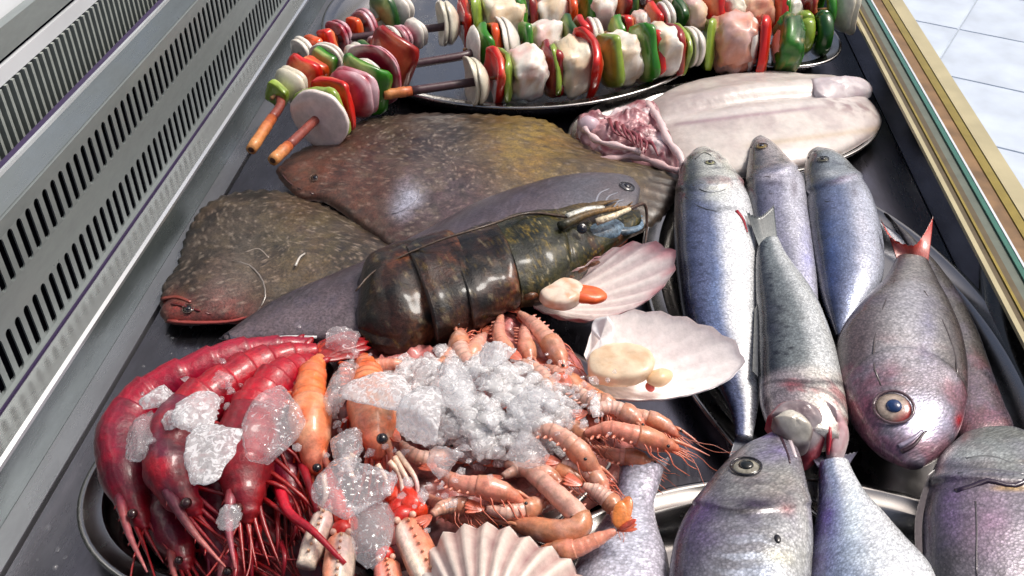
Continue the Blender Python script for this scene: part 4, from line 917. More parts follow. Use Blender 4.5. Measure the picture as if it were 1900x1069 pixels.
    for k in range(nan):
        a = hd+sd_*R0*(.2-.25*k); pp = [a-d*R0*.3]; cur = a.copy(); dr = (d+sd_*rn.uniform(-.5, .5)).normalized(); ln = Lp*antl*rn.uniform(.6, 1)
        for j in range(5):
            dr = (dr+sd_*rn.uniform(-.45, .45)+Vector((0, 0, rn.uniform(-.25, .12)))).normalized(); cur = cur+dr*ln/5; cur.z = max(cur.z, .006); pp.append(cur.copy())
        m.tube(pp, R0*.05, R0*.02, n=4, col=cc, steps=22)
    # short scales and feelers below the eyes
    for k in range(4):
        a = hd+sd_*R0*(.3-.25*k); e = a+d*R0*(1.4+.5*rn.random())-sd_*R0*.3*k*.5; m.tube([a-d*R0*.9, a-d*R0*.2, a.lerp(e, .5), e], lambda q: R0*.12*min(1, q*4+.1)*(1-q*.8), n=6, col=mix(cb_, cc, .5), col2=cc, steps=9)
    if nan: m.build('antennae', mat, t)
    return t
RA, RB, RC = lin((158,10,44)), lin((112,12,40)), lin((142,16,20))
RA2 = lin((168,14,34))
RG = 'large red prawns piled on the left of the platter'
# lower layer first
prawn('red_prawn', 'outermost red prawn, nearest the left rim of the platter', 'prawn', [(592,640,.05),(470,652,.055),(360,692,.055),(270,742,.05),(228,812,.045),(238,900,.042),(272,985,.038)], 84, .045, RA, RB, RC, RG, side=-1, seed=1., steps=130, sstep=.16, nan=2, legs=6, legl=1.3, head=.42, ncl=[.03,.01,.01], mat=M['red_shell'])
prawn('red_prawn', 'dusky red prawn with long pale rostrum, second from the left rim', 'prawn', [(596,652,.06),(510,668,.066),(420,716,.07),(350,772,.07),(318,840,.066),(328,905,.062),(372,960,.056)], 96, .064, RA2, lin((96,22,46)), RC, RG, side=-1, seed=2., steps=130, sstep=.16, nan=2, legs=6, legl=1.3, head=.44, eyer=.09, rost=.34, ncl=[.05,.012,.012], mat=M['red_shell'])
prawn('red_prawn', 'bright red prawn with big head below the large white ice flake', 'prawn', [(586,668,.062),(520,704,.07),(472,770,.072),(458,840,.070),(455,905,.066),(462,975,.058)], 104, .066, RA2, lin((124,20,34)), lin((150,28,22)), RG, side=-1, seed=3., steps=130, sstep=.16, nan=2, legs=6, legl=1.2, head=.50, eyer=.09, rost=.30, ncl=[.05,.01,.008], mat=M['red_shell'])
prawn('red_prawn', 'red prawn wedged between the round ice disc and the orange langoustine', 'prawn', [(560,700,.045),(520,760,.048),(520,840,.050),(536,900,.048),(540,960,.044)], 70, .046, RA, RB, RC, RG, side=-1, seed=4., steps=130, sstep=.16, nan=2, legs=6, legl=1.6, ncl=[.03,.01,.01], mat=M['red_shell'])
prawn('red_prawn', 'red prawn lowest in the pile, its head end cut by the bottom edge', 'prawn', [(420,860,.03),(410,930,.032),(420,1000,.034),(440,1080,.034)], 84, .034, RB, RB, RC, RG, side=-1, seed=5., steps=130, sstep=.16, nan=2, legs=6, legl=1.4, ncl=[.03,.01,.01], mat=M['red_shell'])
prawn('red_prawn', 'dark red prawn pressed under the pile beside the outermost one', 'prawn', [(300,800,.026),(290,880,.028),(310,960,.03),(350,1060,.03)], 76, .03, RB, lin((104,20,36)), RC, RG, side=-1, seed=6., steps=130, sstep=.16, nan=2, legs=6, legl=1.2, ncl=[.03,.01,.01], mat=M['red_shell'])
rn = random.Random(11)
for lab, n_, (ua, ub), (va, vb) in (('tangle of long red prawn legs hanging below the prawn heads at lower left', 18, (380, 570), (930, 1010)),):
    m = MB()
    for k in range(n_):
        u, v = rn.uniform(ua, ub), rn.uniform(va, vb); l = rn.uniform(60, 110); zz = rn.uniform(.028, .05)
        m.tube([P(u, v, zz), P(u+rn.uniform(-8, 10), v+l*.4, zz+.006), P(u+rn.uniform(-14, 14), v+l, zz-.006)], .0017, .0010, n=6, col=mix(RC, RB, rn.random()), steps=8)
    o = m.build('prawn_legs', M['shell_fish']); tag(o, lab, 'prawn legs', kind='stuff')
m = MB(); m.tube([P(518,905,.062), P(536,950,.066), P(580,985,.066), P(640,1046,.058)], .0036, .0014, n=8, col=lin((186,20,44)), steps=18)
m.tube([P(560,860,.06), P(574,900,.062), P(590,950,.06)], .0030, .0018, n=8, col=lin((150,20,36)), steps=12); o = m.build('prawn_leg', M['shell_fish']); tag(o, 'thick crimson prawn arm lying across the pale langoustine claw', 'prawn leg')
# langoustines
LA, LB, LC = lin((226,110,52)), lin((224,166,128)), lin((214,60,30))
LG = 'orange langoustines beside the ice'
prawn('langoustine', 'orange langoustine standing upright between red prawns and ice, black eye down', 'langoustine', [(594,664,.062),(578,700,.070),(574,752,.072),(576,800,.070),(582,850,.062),(588,884,.054)], 72, .070, LA, LB, LC, LG, side=1, seed=7., legs=4, legl=.8, head=.46, eyepx=(588,868,.076), eyer=.10, antl=.8, segs=7)
prawn('langoustine', 'langoustine head with round black eye showing in front of the white ice', 'langoustine', [(676,664,.058),(684,720,.066),(690,770,.070),(698,815,.070),(700,856,.060)], 82, .068, LA, LB, LC, LG, side=1, seed=8., legs=4, legl=.8, head=.5, eyepx=(709,814,.086), eyer=.11, antl=.8, tailfan=False, segs=7)
def lclaw(label, a, b, w_, z, ca, cb2):
    t = empty('langoustine_claw', P(a[0], a[1], z), label, 'claw', 'cut langoustine claws')
    A, B_ = P(a[0], a[1], z), P(b[0], b[1], z-.006); d = (B_-A); s = Vector((0, 0, 1)).cross(d).normalized(); up = d.normalized().cross(s)*-1; r = w_*mpp(a[0], a[1], z)/2
    n = 14; vs = []; cs = []
    sec = [(-1,-.5),(-.92,.25),(-.5,.62),(-.42,.52),(0,.72),(.1,.7),(.55,.6),(.62,.48),(.95,.2),(1,-.5),(.4,-.75),(-.4,-.75)]
    for i in range(n):
        q = i/(n-1); c = A.lerp(B_, q); k = cr1([(0,.55),(.12,.95),(.6,1),(1,.8)], q)*r
        for j, (x, y) in enumerate(sec):
            p = c+s*x*k+Vector((0, 0, 1))*y*k; vs.append(p); cs.append(mix(ca if x > -.1 else cb2, [1,.9,.8], .15+.3*max(0, fbm(p, 120, 2))))
    fs = grid_faces(n, len(sec)); fs.append(tuple(range(len(sec)-1, -1, -1))); fs.append(tuple((n-1)*len(sec)+k for k in range(len(sec))))
    mesh('palm', vs, fs, M['shell_fish'], t, cs)
    m = MB(); vs, fs = blob(A-d.normalized()*r*.4, (s, d, Vector((0, 0, 1))), (r*.75, r*.6, r*.6), amp=.001); m.add(vs, fs, lin((196,34,22)))
    for sx in (-.5, .5):
        vs, fs = blob(A+s*r*sx+Vector((0, 0, r*.4)), ((1,0,0),(0,1,0),(0,0,1)), (r*.22,)*3); m.add(vs, fs, lin((226,180,160)))
    m.build('joint', M['shell_fish'], t)
    m = MB()
    for k in range(7):
        q = A.lerp(B_, .1+.12*k)+s*r*.08+Vector((0, 0, r*.70)); m.tube([q, q+Vector((0, 0, .0022))+d.normalized()*.001], .0011, .0004, n=5, col=lin((236,190,150)))
    m.build('spine', M['shell_fish'], t)
CR = lin((226,204,182)); OR = lin((222,112,52))
lclaw('pale cream claw segment at the far left of the cut claws', (604,948), (566,1050), 44, .058, CR, CR)
lclaw('upright claw, orange one side and cream the other, left of the grey ice lump', (634,994), (622,1100), 58, .056, CR, OR)
lclaw('long orange claw with white edge beside the ribbed scallop', (752,968), (808,1090), 62, .060, OR, CR)
lclaw('short orange claw stub under the grey ice lump', (716,1042), (728,1120), 54, .050, OR, lin((200,70,40)))
# red joint pieces and pale feelers
m = MB()
for (u, v, z, a, b) in ((730,910,.06,14,22),(760,930,.062,17,20),(742,944,.060,18,14),(776,948,.058,13,12),(612,900,.058,11,22),(626,934,.058,12,24),(648,966,.056,11,16)):
    vs, fs = blob(P(u, v, z), ((1,.4,0),(-.4,1,0),(0,0,1)), (a*.00042, b*.00055, .006), amp=.002, seed=u*.1, ns=150); m.add(vs, fs, mix(lin((206,30,20)), lin((226,74,34)), rn.random()))
o = m.build('claw_joints', M['shell_fish']); tag(o, 'bright red knobbly claw joints just above the orange claws', 'claw joints', kind='stuff')
m = MB()
for (a, b, c) in (((722,856),(742,880),(748,925)), ((732,848),(756,890),(764,905)), ((700,862),(716,890),(722,920)), ((655,842),(640,870),(628,880)), ((640,850),(652,880),(660,890)), ((600,880),(604,920),(596,940)), ((738,840),(770,886),(776,920))):
    m.tube([P(*a, .075), P(*b, .070), P(*c, .064)], .0019, .0012, n=6, col=lin((232,196,170)), col2=lin((236,214,196)), steps=12)
o = m.build('feelers', M['shell_fish']); tag(o, 'pale langoustine feelers below the round black eye', 'feelers', kind='stuff')
# pink shrimps
M['shrimp'] = organic('translucent_shrimp_shell', .34, 0, .4, sss=.3, ns=300, na=.28, bump=.4, bd=.0008, coatr=.14, tint=((.75, .62, .7), .6, 80))
SA, SB, SC = lin((214,170,152)), lin((198,140,108)), lin((210,104,78))
SG2 = 'small pink shrimps around the ice heap'
sh = [
 ('pink shrimp standing tail up at the top of the pile under the lobster', [(930,582,.05),(926,620,.056),(944,660,.058),(976,694,.056)], 40, 1, {}),
 ('pale shrimp beside the top one, sloping down to the steel rim', [(962,580,.05),(1000,612,.052),(1030,650,.05),(1050,690,.05)], 48, -1, {}),
 ('shrimp with orange belly folded near the top right of the pile', [(972,600,.046),(976,640,.05),(986,680,.05)], 40, 1, {}),
 ('shrimp with red tail tip at the left of the ice heap', [(850,618,.05),(836,660,.056),(812,700,.058),(788,736,.056)], 42, -1, {}),
 ('pinkish shrimp between the lobster tail and the ice', [(900,620,.05),(880,650,.056),(868,690,.054)], 44, 1, {}),
 ('small reddish shrimp below the curled lobster tail', [(760,680,.05),(730,676,.052),(700,682,.05),(670,700,.05)], 36, 1, {}),
 ('shrimp curving out of the ice with a dark eye and red mouthparts', [(976,812,.066),(1020,800,.072),(1062,826,.070),(1096,866,.062),(1122,890,.056)], 50, 1, dict(eyepx=(1086,852,.080))),
 ('long nosed shrimp reaching furthest right over the dark steel', [(1082,806,.060),(1130,796,.066),(1180,808,.064),(1226,822,.058),(1262,836,.054)], 50, 1, dict(eyepx=(1240,828,.068), rost=.5)),
 ('shrimp above and behind the furthest right one', [(1120,780,.052),(1170,772,.056),(1220,786,.054),(1262,812,.050)], 44, 1, dict(rost=.4)),
 ('brown headed shrimp lying flat in the middle front', [(808,872,.062),(850,896,.068),(900,904,.070),(946,918,.066),(972,936,.062)], 50, 1, dict(eyepx=(976,934,.074))),
 ('shrimp bent double beside the ribbed scallop', [(934,860,.056),(985,878,.064),(1040,925,.066),(1076,965,.064),(1050,990,.060),(980,978,.056),(930,964,.05)], 58, 1, dict(legs=5)),
 ('shrimp with orange tail fan raised over the silver fish tail', [(1146,984,.070),(1110,1000,.066),(1060,1020,.062),(1000,1020,.055)], 46, 1, dict(legs=0, nan=0)),
 ('shrimp with reddish head under the curved one on the right', [(960,850,.05),(1010,862,.056),(1060,884,.056),(1104,902,.05)], 42, 1, {}),
 ('shrimp half buried along the right rim of the ice heap', [(1050,700,.046),(1084,726,.05),(1116,756,.05),(1140,790,.046)], 52, 1, {}),
 ('shrimp lying across behind the white scallop shell', [(1010,680,.044),(1050,706,.05),(1090,748,.05)], 50, -1, {}),
 ('shrimp poking out at lower left of the ice heap', [(880,850,.05),(920,836,.056),(960,850,.054)], 44, 1, {}),
 ('shrimp pressed between the front shrimps and red claws', [(790,920,.04),(830,948,.046),(880,968,.046),(930,990,.04)], 48, 1, {}),
 ('shrimp tucked under the curved shrimps at the right', [(1100,830,.042),(1140,846,.046),(1180,852,.046),(1214,870,.042)], 44, 1, dict(rost=.4)),
]
for j, (lab, path, w_, sd2, kw) in enumerate(sh):
    k = dict(legs=5, legl=1.0, antl=.8, eyer=.075, head=.46, nan=2, steps=60, sstep=.06); k['mat'] = M['shrimp']; k.update(kw)
    v = rn.uniform(-.1, .1); prawn('shrimp', lab, 'shrimp', path, w_*.78, path[1][2], mix(SA, lin((226,120,90)), rn.random()*.6), mix(SB, lin((190,120,70)), rn.random()*.6), SC, SG2, side=sd2, seed=20.+j, **k)
more = [
 ('thin pale shrimp lying along the steel rim behind the white scallop', [(1060,716),(1092,742),(1124,752),(1150,776)]),
 ('thin shrimp with its head pointing at the dark steel, above the long nosed one', [(1090,764),(1130,756),(1166,770),(1196,796)]),
 ('pale shrimp just right of the white ice peak', [(968,668),(1000,690),(1020,722),(1024,756)]),
 ('thin shrimp crossing below the curved dark eyed one', [(930,884),(968,872),(1012,882),(1050,908)]),
 ('small shrimp under the eye of the brown headed one', [(900,944),(940,950),(980,944),(1016,930)]),
 ('small shrimp behind the round black eye of the langoustine', [(742,820),(770,846),(806,852),(842,838)]),
 ('curled shrimp between the clear ice lump and the ribbed scallop', [(800,956),(826,940),(858,940),(884,956)]),
 ('pinkish shrimp over the red shrimp heads at the right', [(1040,858),(1076,868),(1108,890),(1128,920)]),
 ('shrimp half hidden by ice below the lobster tail, left of the peak', [(880,690),(862,664),(852,640),(856,612)]),
 ('small shrimp lying on the slope between ice heap and bent shrimp', [(1004,800),(1040,790),(1072,800),(1100,822)]),
 ('shrimp at the very right of the pile beside the silver fish tail', [(1080,900),(1110,914),(1136,936),(1146,964)])]
for j, (lab, pth) in enumerate(more):
    z_ = .062; prawn('shrimp', lab, 'shrimp', [(u, v, z_-.002*k) for k, (u, v) in enumerate(pth)], rn.uniform(30, 38), z_, mix(SA, lin((216,186,172)), rn.random()*.7), mix(SB, lin((176,110,70)), rn.random()*.6), SC, SG2, side=rn.choice((-1, 1)), seed=60.+j, legs=5, legl=.9, antl=.8, eyer=.08, nan=2, steps=54, sstep=.06, mat=M['shrimp'])
m = MB(); base_ = P(1148, 982, .072)
for a_, (u, v) in enumerate(((1166,926),(1152,934),(1178,966))):
    e = P(u, v, .080); d = e-base_; vs, fs = blob(base_.lerp(e, .55), (d, (0,0,1), d.cross(Vector((0,0,1)))), (d.length*.55, .0012, .0042 if a_ < 2 else .0022), n=12, m=8); m.add(vs, fs, lin((222,130,62)) if a_ < 2 else lin((210,84,60)))
o = m.build('tail_blade', M['shell_fish']); tag(o, 'orange shrimp tail blades fanned in front of the silver fish tail', 'shrimp tail', kind='stuff')

# ================================================================ ice
rn = random.Random(21)
def chunk(c, r, seed, jag=.35, flat=(1, 1, .6), sub=3, rot=0.):
    """angular broken lump: a ball cut by random planes, slightly uneven"""
    q = random.Random(int(seed*977)); pl = []
    if jag < .15: pl = [(Vector((q.gauss(0, 1), q.gauss(0, 1), q.gauss(0, 1))).normalized(), q.uniform(.88, 1)) for k in range(30)]
    for k in range(0 if jag < .15 else 9+int(jag*18)):
        n = Vector((q.gauss(0, 1), q.gauss(0, 1), q.gauss(0, 1))).normalized(); pl.append((n, q.uniform(.50-.25*jag, .98)))
    bm = bmesh.new(); bmesh.ops.create_icosphere(bm, subdivisions=sub, radius=1); vs = []; Mz = Matrix.Rotation(rot, 3, 'Z')
    for v in bm.verts:
        p = v.co.normalized(); k = 1.15
        for n, d in pl:
            e = n.dot(p)
            if e > .15: k = min(k, d/e)
        k *= 1+(.10+.25*jag)*fbm(p*1.0+Vector((seed, 0, 0)), 3.2, seed, 3)
        w_ = Vector((p.x*flat[0], p.y*flat[1], p.z*flat[2]))*k*r*1.15; vs.append(Vector(c)+Mz @ w_)
    fs = [tuple(v.index for v in f.verts) for f in bm.faces]; bm.free(); return vs, fs
def ice(label, u, v, z, wpx, hpx, thick=.008, seed=1., jag=.35, mat='ice', rot=0., sub=4, group='loose lumps of ice on the shellfish'):
    s = mpp(u, v, z)*1.12; r = wpx*s/2; thick *= .75; vs, fs = chunk(P(u, v, z), r, seed, jag, (1, (hpx/wpx)*1.35, thick/r), sub, rot)
    o = mesh('ice_lump', vs, fs, M[mat], None, smooth=True); tag(o, label, 'ice', group); return o
ice('largest white jagged ice flake lying on the red prawns', 390, 832, .098, 104, 118, .010, 8.7, .45, 'ice_white', .25)
ice('round clear ice disc on the red prawns beside the langoustine', 503, 790, .090, 82, 100, .012, 5., .12, 'ice')
ice('slanting white sliver of ice at the upper left of the red prawns', 300, 738, .084, 76, 34, .007, 7., .4, 'ice_white', .5)
ice('lumpy clear ice above the large white flake', 372, 752, .096, 76, 60, .009, 9., .5, 'ice_white')
ice('grey glassy ice lump at the far left over the outermost prawn', 264, 822, .080, 60, 84, .010, 11., .4, 'ice')
ice('clear ice splinter between the red prawn tails', 408, 700, .084, 60, 36, .006, 13., .5, 'ice')
ice('small glassy triangle of ice near the lowest prawn eye', 424, 958, .090, 56, 34, .005, 15., .5, 'ice', .6)
ice('ice crumb on the prawn beside the large flake', 322, 780, .088, 46, 40, .007, 17., .5, 'ice_white')
ice('small ice bits at the edge of the round disc', 486, 738, .080, 44, 30, .006, 19., .6, 'ice')
ice('dark glassy ice under the lobster tail tip', 626, 634, .062, 70, 52, .010, 21., .4, 'ice')
ice('thick white ice lump behind the langoustine eye', 700, 728, .094, 104, 74, .014, 23., .25, 'ice_white')
ice('clear ice between the two langoustines', 640, 830, .082, 62, 84, .010, 25., .4, 'ice')
ice('clear ice strip beside the upright langoustine tail', 632, 720, .080, 48, 96, .009, 27., .5, 'ice')
ice('broad grey glassy slab of ice over the claws', 664, 912, .088, 118, 84, .011, 29., .2, 'ice')
ice('purple grey ice lump under the glassy slab', 690, 998, .078, 86, 96, .012, 31., .25, 'ice')
ice('tall clear lump in the middle of the ice heap', 846, 704, .104, 74, 76, .014, 33., .25, 'ice')
ice('white peak at the top of the ice heap', 920, 660, .092, 60, 56, .013, 35., .5, 'ice_white')
ice('clear lump in the front of the ice heap', 782, 776, .092, 84, 78, .013, 37., .3, 'ice_white')
ice('glassy ring of ice around the curved shrimp', 982, 832, .076, 62, 46, .008, 39., .25, 'ice')
ice('crystal of ice with red shrimp showing through it', 822, 858, .080, 66, 44, .009, 41., .5, 'ice')
ice('rounded lump on the right slope of the ice heap', 1000, 740, .090, 80, 66, .012, 43., .3, 'ice')
ice('thin bright ice splinter at the right end of the heap', 1102, 756, .070, 16, 44, .004, 45., .4, 'ice_white')
m = MB()
for k in range(560):
    a = rn.uniform(0, 2*math.pi); r = math.sqrt(rn.random()); u = 900+r*math.cos(a)*182; v = 752+r*math.sin(a)*108+(u-905)*.12
    zz = .080-.026*r*r+rn.uniform(-.006, .004); s = rn.uniform(.003, .009)
    vs, fs = chunk(P(u, v, zz), s, rn.uniform(0, 99), .4, (1, rn.uniform(.5, 1.1), rn.uniform(.3, .6)), 2, rn.uniform(0, 6)); m.add(vs, fs)
o = m.build('crushed_ice', M['ice_heap'], None, True); tag(o, 'heap of crushed wet ice in the middle of the shrimps', 'ice', kind='stuff')
m = MB()
for k in range(190):
    u, v = rn.choice([(360, 770), (620, 800), (700, 880), (870, 850), (1060, 720), (800, 900), (440, 720), (640, 680), (1040, 790)]); u += rn.gauss(0, 42); v += rn.gauss(0, 30)
    s = rn.uniform(.002, .0048); vs, fs = chunk(P(u, v, rn.uniform(.066, .084)), s, rn.uniform(0, 99), .6, (1, 1, .7), 1, rn.uniform(0, 6)); m.add(vs, fs)
o = m.build('ice_crumbs', M['ice'], None, False); tag(o, 'scattered small ice crumbs over the prawns and shrimps', 'ice', kind='stuff')
# low bulk of shellfish under the pile so that nothing floats
def under(label, outl, cen, h, col, seed):
    o = empty('shellfish_bed', P(cen[0], cen[1], .006), label, 'shellfish', kind='stuff')
    dome('shells', o, outl, cen, .010, h, lambda t_, i, p: mix(col, [x*.25 for x in col], sst(-.15, .2, fbm(p, 70, seed))), M['shell_fish'], extra=lambda t_, i, p: .010*fbm(p, 55, seed)*2, rings=50, n=120, power=3)
under('dark pile of shrimp shells filling the platter under the ice', [(640,680),(760,640),(900,600),(1010,620),(1080,690),(1130,780),(1180,850),(1120,930),(1000,1000),(860,1040),(720,1060),(620,1000),(590,860),(600,740)], (860, 820, .010), .040, lin((196,120,112)), 2.)
under('dark red shells filling the platter under the red prawns', [(240,790),(330,700),(480,650),(600,660),(640,760),(640,900),(640,1080),(520,1110),(380,1090),(290,1030),(230,900)], (430, 860, .010), .030, lin((110,18,30)), 5.)

# ================================================================ skewers
COL = dict(onion=lin((222,216,196)), fish=lin((218,196,166)), white=lin((232,226,216)), red=lin((204,26,14)), dred=lin((140,22,18)), orange=lin((220,78,22)), green=lin((44,120,18)), dgreen=lin((20,72,20)), lgreen=lin((132,158,52)), salmon=lin((206,140,116)), ronion=lin((156,30,58)), pink=lin((212,176,168)))
def kebab(label, a, b, pieces, z=.052, stick=None, group='fish and vegetable skewers', seed=1., tilt=0.):
    """a,b px ends of the loaded part; pieces: (type, colour, thickness fraction, height px[, side colour])"""
    rn = random.Random(int(seed*10)); A, B_ = P(a[0], a[1], a[2] if len(a) > 2 else z), P(b[0], b[1], b[2] if len(b) > 2 else z); d = (B_-A); L = d.length; d.normalize()
    t = empty('skewer', tuple(A.lerp(B_, .5)-Vector((0, 0, .02))), label, 'skewer', group)
    s = Vector((0, 0, 1)).cross(d).normalized(); up = d.cross(s); m = MB()
    if stick:
        tip = P(*stick[0]); nd = P(*stick[1]) if len(stick) > 1 else A; ax = (nd-tip); lt = stick[2] if len(stick) > 2 else .3; r = .0050
        m = MB(); m.tube([tip.lerp(nd, lt), nd, A+d*.01], r*.92, r*.9, n=12, col=lin((70,46,52)) if stick[3:] else lin((128,62,52)), steps=10); m.build('stick', M['bamboo'], t)
        m = MB(); tn = lin((206,142,84)); m.tube([tip.lerp(nd, lt*q) for q in (0, .2, .25, .5, .55, .75, .8, 1)], lambda q: r*(1.12 if int(q*7.01) in (1, 2, 4, 5) else 1.02), n=14, col=tn, col2=lin((170,82,44)))
        m.build('bamboo_tip', M['bamboo'], t)
        m = MB(); dd = (tip-nd).normalized(); m.tube([tip+dd*.0002, tip+dd*.0006], r*.6, r*.5, n=10, col=lin((70,36,22))); m.build('bamboo_core', M['bamboo'], t)
    m = MB(); m.tube([A-d*.004, B_+d*.004], .0022, n=8, col=lin((150,110,70))); m.build('skewer_pin', M['bamboo'], t)
    tot = sum(q[2] for q in pieces); x = 0
    for q in pieces:
        ty, cn, th, hp = q[:4]; c = A+d*L*(x+th/2)/tot; x += th; u, v = proj(c); R0 = hp*mpp(u, v, c.z)*.5*1.04; T_ = L*th/tot/2; ph = rn.uniform(-.5, .5)
        Z = (up*math.cos(ph)+s*math.sin(ph)); Yv = d.cross(Z); dx = (d+s*rn.uniform(-.12, .12)+up*rn.uniform(-.1, .1)).normalized(); col = COL[cn]; sd = rn.uniform(0, 50)
        c = c+up*rn.uniform(-.06, .06)*R0+s*rn.uniform(-.06, .06)*R0; m = MB()
        R0 *= rn.uniform(.92, 1.1)
        if ty == 'slab':
            tt = min(max(T_*1.0, .0028), .0058); cu = rn.choice((-1, 1))*rn.uniform(6, 16)
            vs, fs = blob(c, (Yv, Z, dx), (R0*rn.uniform(.8, 1.0), R0*rn.uniform(.9, 1.05), tt), (.45, .42), n=32, m=14, amp=R0*.07, ns=70, seed=sd, bend=cu, bend2=cu*rn.uniform(.1, .5))
            vs = [p+dx*(T_*.4*fbm(p, 60, sd)) for p in vs]
            inner = [.42,.5,.16] if 'green' in cn else [.80,.26,.10]
            if cn in ('white', 'pink', 'onion'): inner = [v_*.8 for v_ in col]
            m.add(vs, fs, [mix(mix(col, [v_*.55 for v_ in col], sst(0, .3, fbm(p, 90, sd+3))), inner, .75*sst(.0, .0025, -(p-c).dot(dx)*math.copysign(1, cu)+.0005)*sst(-.4, .1, fbm(p, 40, sd))) for p in vs]); nm, mt = 'pepper_piece', M['veg']
        elif ty == 'ring':
            pts = [c+Z*math.cos(a_)*R0*.95+Yv*math.sin(a_)*R0*.85 for a_ in [2*math.pi*k/20 for k in range(21)]]
            m.tube(pts, max(T_*.9, .003), n=10, col=col); nm, mt = 'pepper_ring', M['veg']
        elif ty == 'petal':
            cu = rn.choice((-1, 1))*rn.uniform(10, 16)
            for lay in range(2 if T_ > .005 else 1):
                cc_ = c+dx*(lay*.0062-.0031 if T_ > .005 else 0)
                vs, fs = blob(cc_, (Yv, Z, dx), (R0*rn.uniform(.85, 1), R0*rn.uniform(.88, 1.02), .0046 if T_ > .005 else .0034), (.7, .75), n=30, m=14, amp=R0*.05, ns=50, seed=sd+lay, bend=cu, bend2=cu)
                rim = lin((236,214,222)) if cn == 'ronion' else [v_*.8 for v_ in col]
                m.add(vs, fs, [mix(mix(col, [v_*.7 for v_ in col], sst(-.1, .3, fbm(p, 60, sd))), rim, .7*sst(.75, .98, (p-cc_).length/R0)*sst(-.3, .2, fbm(p, 50, sd))) for p in vs])
            nm, mt = 'onion_piece', M['veg']
        elif ty == 'disc':
            vs, fs = blob(c, (Yv, Z, dx), (R0, R0*.94, .0034), (.4, 1), n=48, m=16, amp=R0*.05, ns=40, seed=sd, bend=3)
            m.add(vs, fs, [mix(lin((236,224,220)), lin((216,202,194)), .5+.5*math.sin((p-c).length*1500)*.5) for p in vs]); nm, mt = 'onion_disc', M['veg']
        else:
            vs, fs = blob(c, (Yv, Z, dx), (R0*rn.uniform(.88, 1), R0*rn.uniform(.92, 1.02), T_*1.28), (.62, .66), n=34, m=24, amp=R0*.20, ns=70, seed=sd)
            c2 = COL[q[4]] if len(q) > 4 else [v_*.78 for v_ in col]; m.add(vs, fs, [mix(mix(col, c2, sst(-.15, .3, fbm(p, 55, sd))), lin((196,150,96)), .5*sst(.12, .35, fbm(p, 80, sd+4))) for p in vs]); nm, mt = 'fish_chunk', M['flesh']
        m.build(nm, mt, t)
    return t
kebab('front skewer on the big platter, its stick pointing left above the steel rim', (872,152,.05), (1310,82,.056), [('petal','onion',7,86),('slab','red',3,92),('slab','lgreen',2,80),('chunk','white',8,90,'pink'),('slab','dred',4,88),('slab','lgreen',2,84),('chunk','fish',9,94,'onion'),('slab','red',3,104),('slab','lgreen',3,100),('chunk','fish',8,92,'white'),('slab','green',3,96),('slab','red',2.5,94),('chunk','white',6,88,'fish'),('slab','dred',3,90),('slab','lgreen',2,80),('petal','white',6,72)],
       stick=((712,176,.052), (880,152,.05), .3, 1), seed=3.)
kebab('second skewer on the big platter, stick just above the front one', (866,92,.058), (1236,48,.06), [('petal','white',2,84),('slab','green',5,70),('slab','orange',5,76),('petal','white',6,84),('slab','green',3,70),('chunk','white',9,76,'pink'),('slab','dgreen',4,70),('slab','red',4,70),('petal','white',8,62),('slab','green',5,56),('slab','red',4,56),('chunk','pink',6,60,'white'),('slab','dgreen',5,60)],
       stick=((700,130,.056), (866,102,.058), .27, 1), seed=5., z=.058)
kebab('third skewer on the big platter, cut by the top edge, with an orange pepper slice', (826,46,.06), (1250,6,.06), [('petal','onion',5,84),('slab','red',4,82),('slab','lgreen',4,84),('chunk','fish',11,92,'onion'),('slab','green',3,76),('slab','dred',4,74),('chunk','white',8,78,'fish'),('slab','orange',5,84),('slab','green',3.5,82),('chunk','white',8,76,'pink'),('slab','dred',4,70),('slab','dgreen',6,66),('slab','dred',4,66),('slab','lgreen',3,62),('petal','onion',5,62)],
       stick=((572,80,.05), (820,50,.058), .22, 1), seed=7., z=.06)
kebab('skewer crossing behind the big platter with pale chunk and red pepper', (1196,40,.07), (1330,16,.07), [('slab','red',4,60),('petal','white',6,66),('slab','dgreen',3,50),('chunk','pink',5,64,'fish'),('slab','red',6,72)], seed=9., z=.07)
kebab('skewer with square salmon cube, curved red pepper and upright green pepper', (1316,82,.05), (1482,88,.05), [('slab','lgreen',1.6,90),('chunk','salmon',8,100,'pink'),('slab','white',1.6,80),('slab','red',3,108),('petal','pink',1.5,80),('chunk','dgreen',5,104,'green')], seed=11., z=.05)
kebab('skewer with orange fish chunk along the top edge at the right', (1350,28,.066), (1560,16,.066), [('chunk','onion',5,66),('chunk','salmon',10,74,'fish'),('slab','red',5,80),('slab','green',2.5,60),('chunk','white',4,46),('slab','dred',8,70),('ring','green',4,60),('petal','onion',4,84)], seed=13., z=.066)
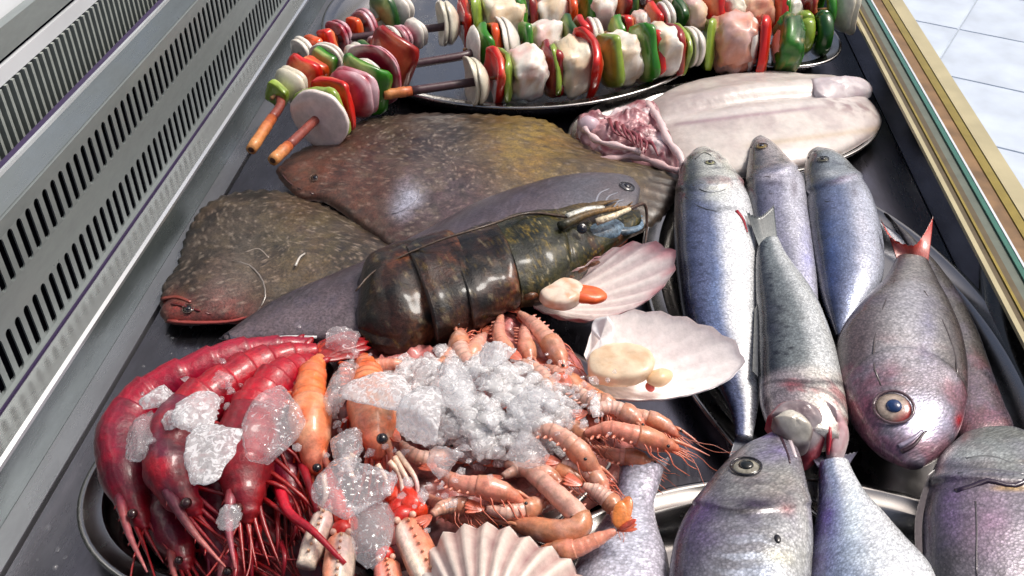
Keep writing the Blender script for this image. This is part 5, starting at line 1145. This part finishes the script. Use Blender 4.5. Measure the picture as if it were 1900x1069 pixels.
kebab('short skewer of white onion and green pepper rings behind the green pepper', (1440,62,.05), (1540,62,.05), [('petal','white',5,50),('ring','lgreen',5,56),('ring','dgreen',5,60)], seed=15., z=.05)
G2 = 'skewers leaning against the left side'
kebab('nearest left skewer, large white onion disc speared on a bamboo stick', (584,224,.06), (726,112,.06), [('disc','white',2,128),('slab','lgreen',4,100),('slab','red',4,96),('petal','ronion',5,104),('slab','green',4,92),('petal','white',3,100),('petal','ronion',6,116),('slab','dred',3,110)],
      stick=((506,298,.06), (584,224,.06), .36), group=G2, seed=17., z=.06)
kebab('left skewer ending in a short reddish bamboo tip beside the steel rail', (508,180,.06), (622,108,.06), [('slab','lgreen',4,50),('petal','onion',5,74),('slab','red',6,72),('slab','orange',4,60),('slab','green',5,62),('petal','white',4,72)],
      stick=((466,278,.05), (520,196,.056), .7), group=G2, seed=19., z=.06)
kebab('far left skewer of red onion and green pepper near the top edge', (556,100,.05), (740,20,.056), [('petal','white',4,60),('slab','orange',5,46),('slab','red',6,46),('petal','ronion',7,54),('slab','orange',4,46),('petal','ronion',7,60),('slab','dgreen',7,64),('petal','white',4,62)], group=G2, seed=21., z=.054)
kebab('back skewer with red onion and white rings under the dark stick', (648,112,.05), (776,60,.054), [('petal','white',3,50),('slab','dgreen',4,46),('petal','ronion',6,50),('petal','white',3,60),('petal','ronion',4,50),('petal','white',3,56)], group=G2, seed=23., z=.052)

# water drops on the steel around the ice
m = MB(); rn = random.Random(77)
for k in range(260):
    if k % 2: u, v, z_ = rn.uniform(60, 420), rn.uniform(560, 1060), 0
    else: u, v, z_ = rn.uniform(330, 1800), rn.uniform(120, 900), 0
    p = P(u, v, z_)
    if not (-.33 < p.x < .325): continue
    q = rn.uniform(.0007, .0022); vs, fs = blob(p, ((1,0,0),(0,1,0),(0,0,1)), (q, q*rn.uniform(.7, 1.3), q*.45), n=8, m=5); m.add(vs, fs)
md = ice_mat('water', .02); o = m.build('water_drops', md, None); tag(o, 'small water drops scattered on the steel bed of the case', 'water', kind='stuff')
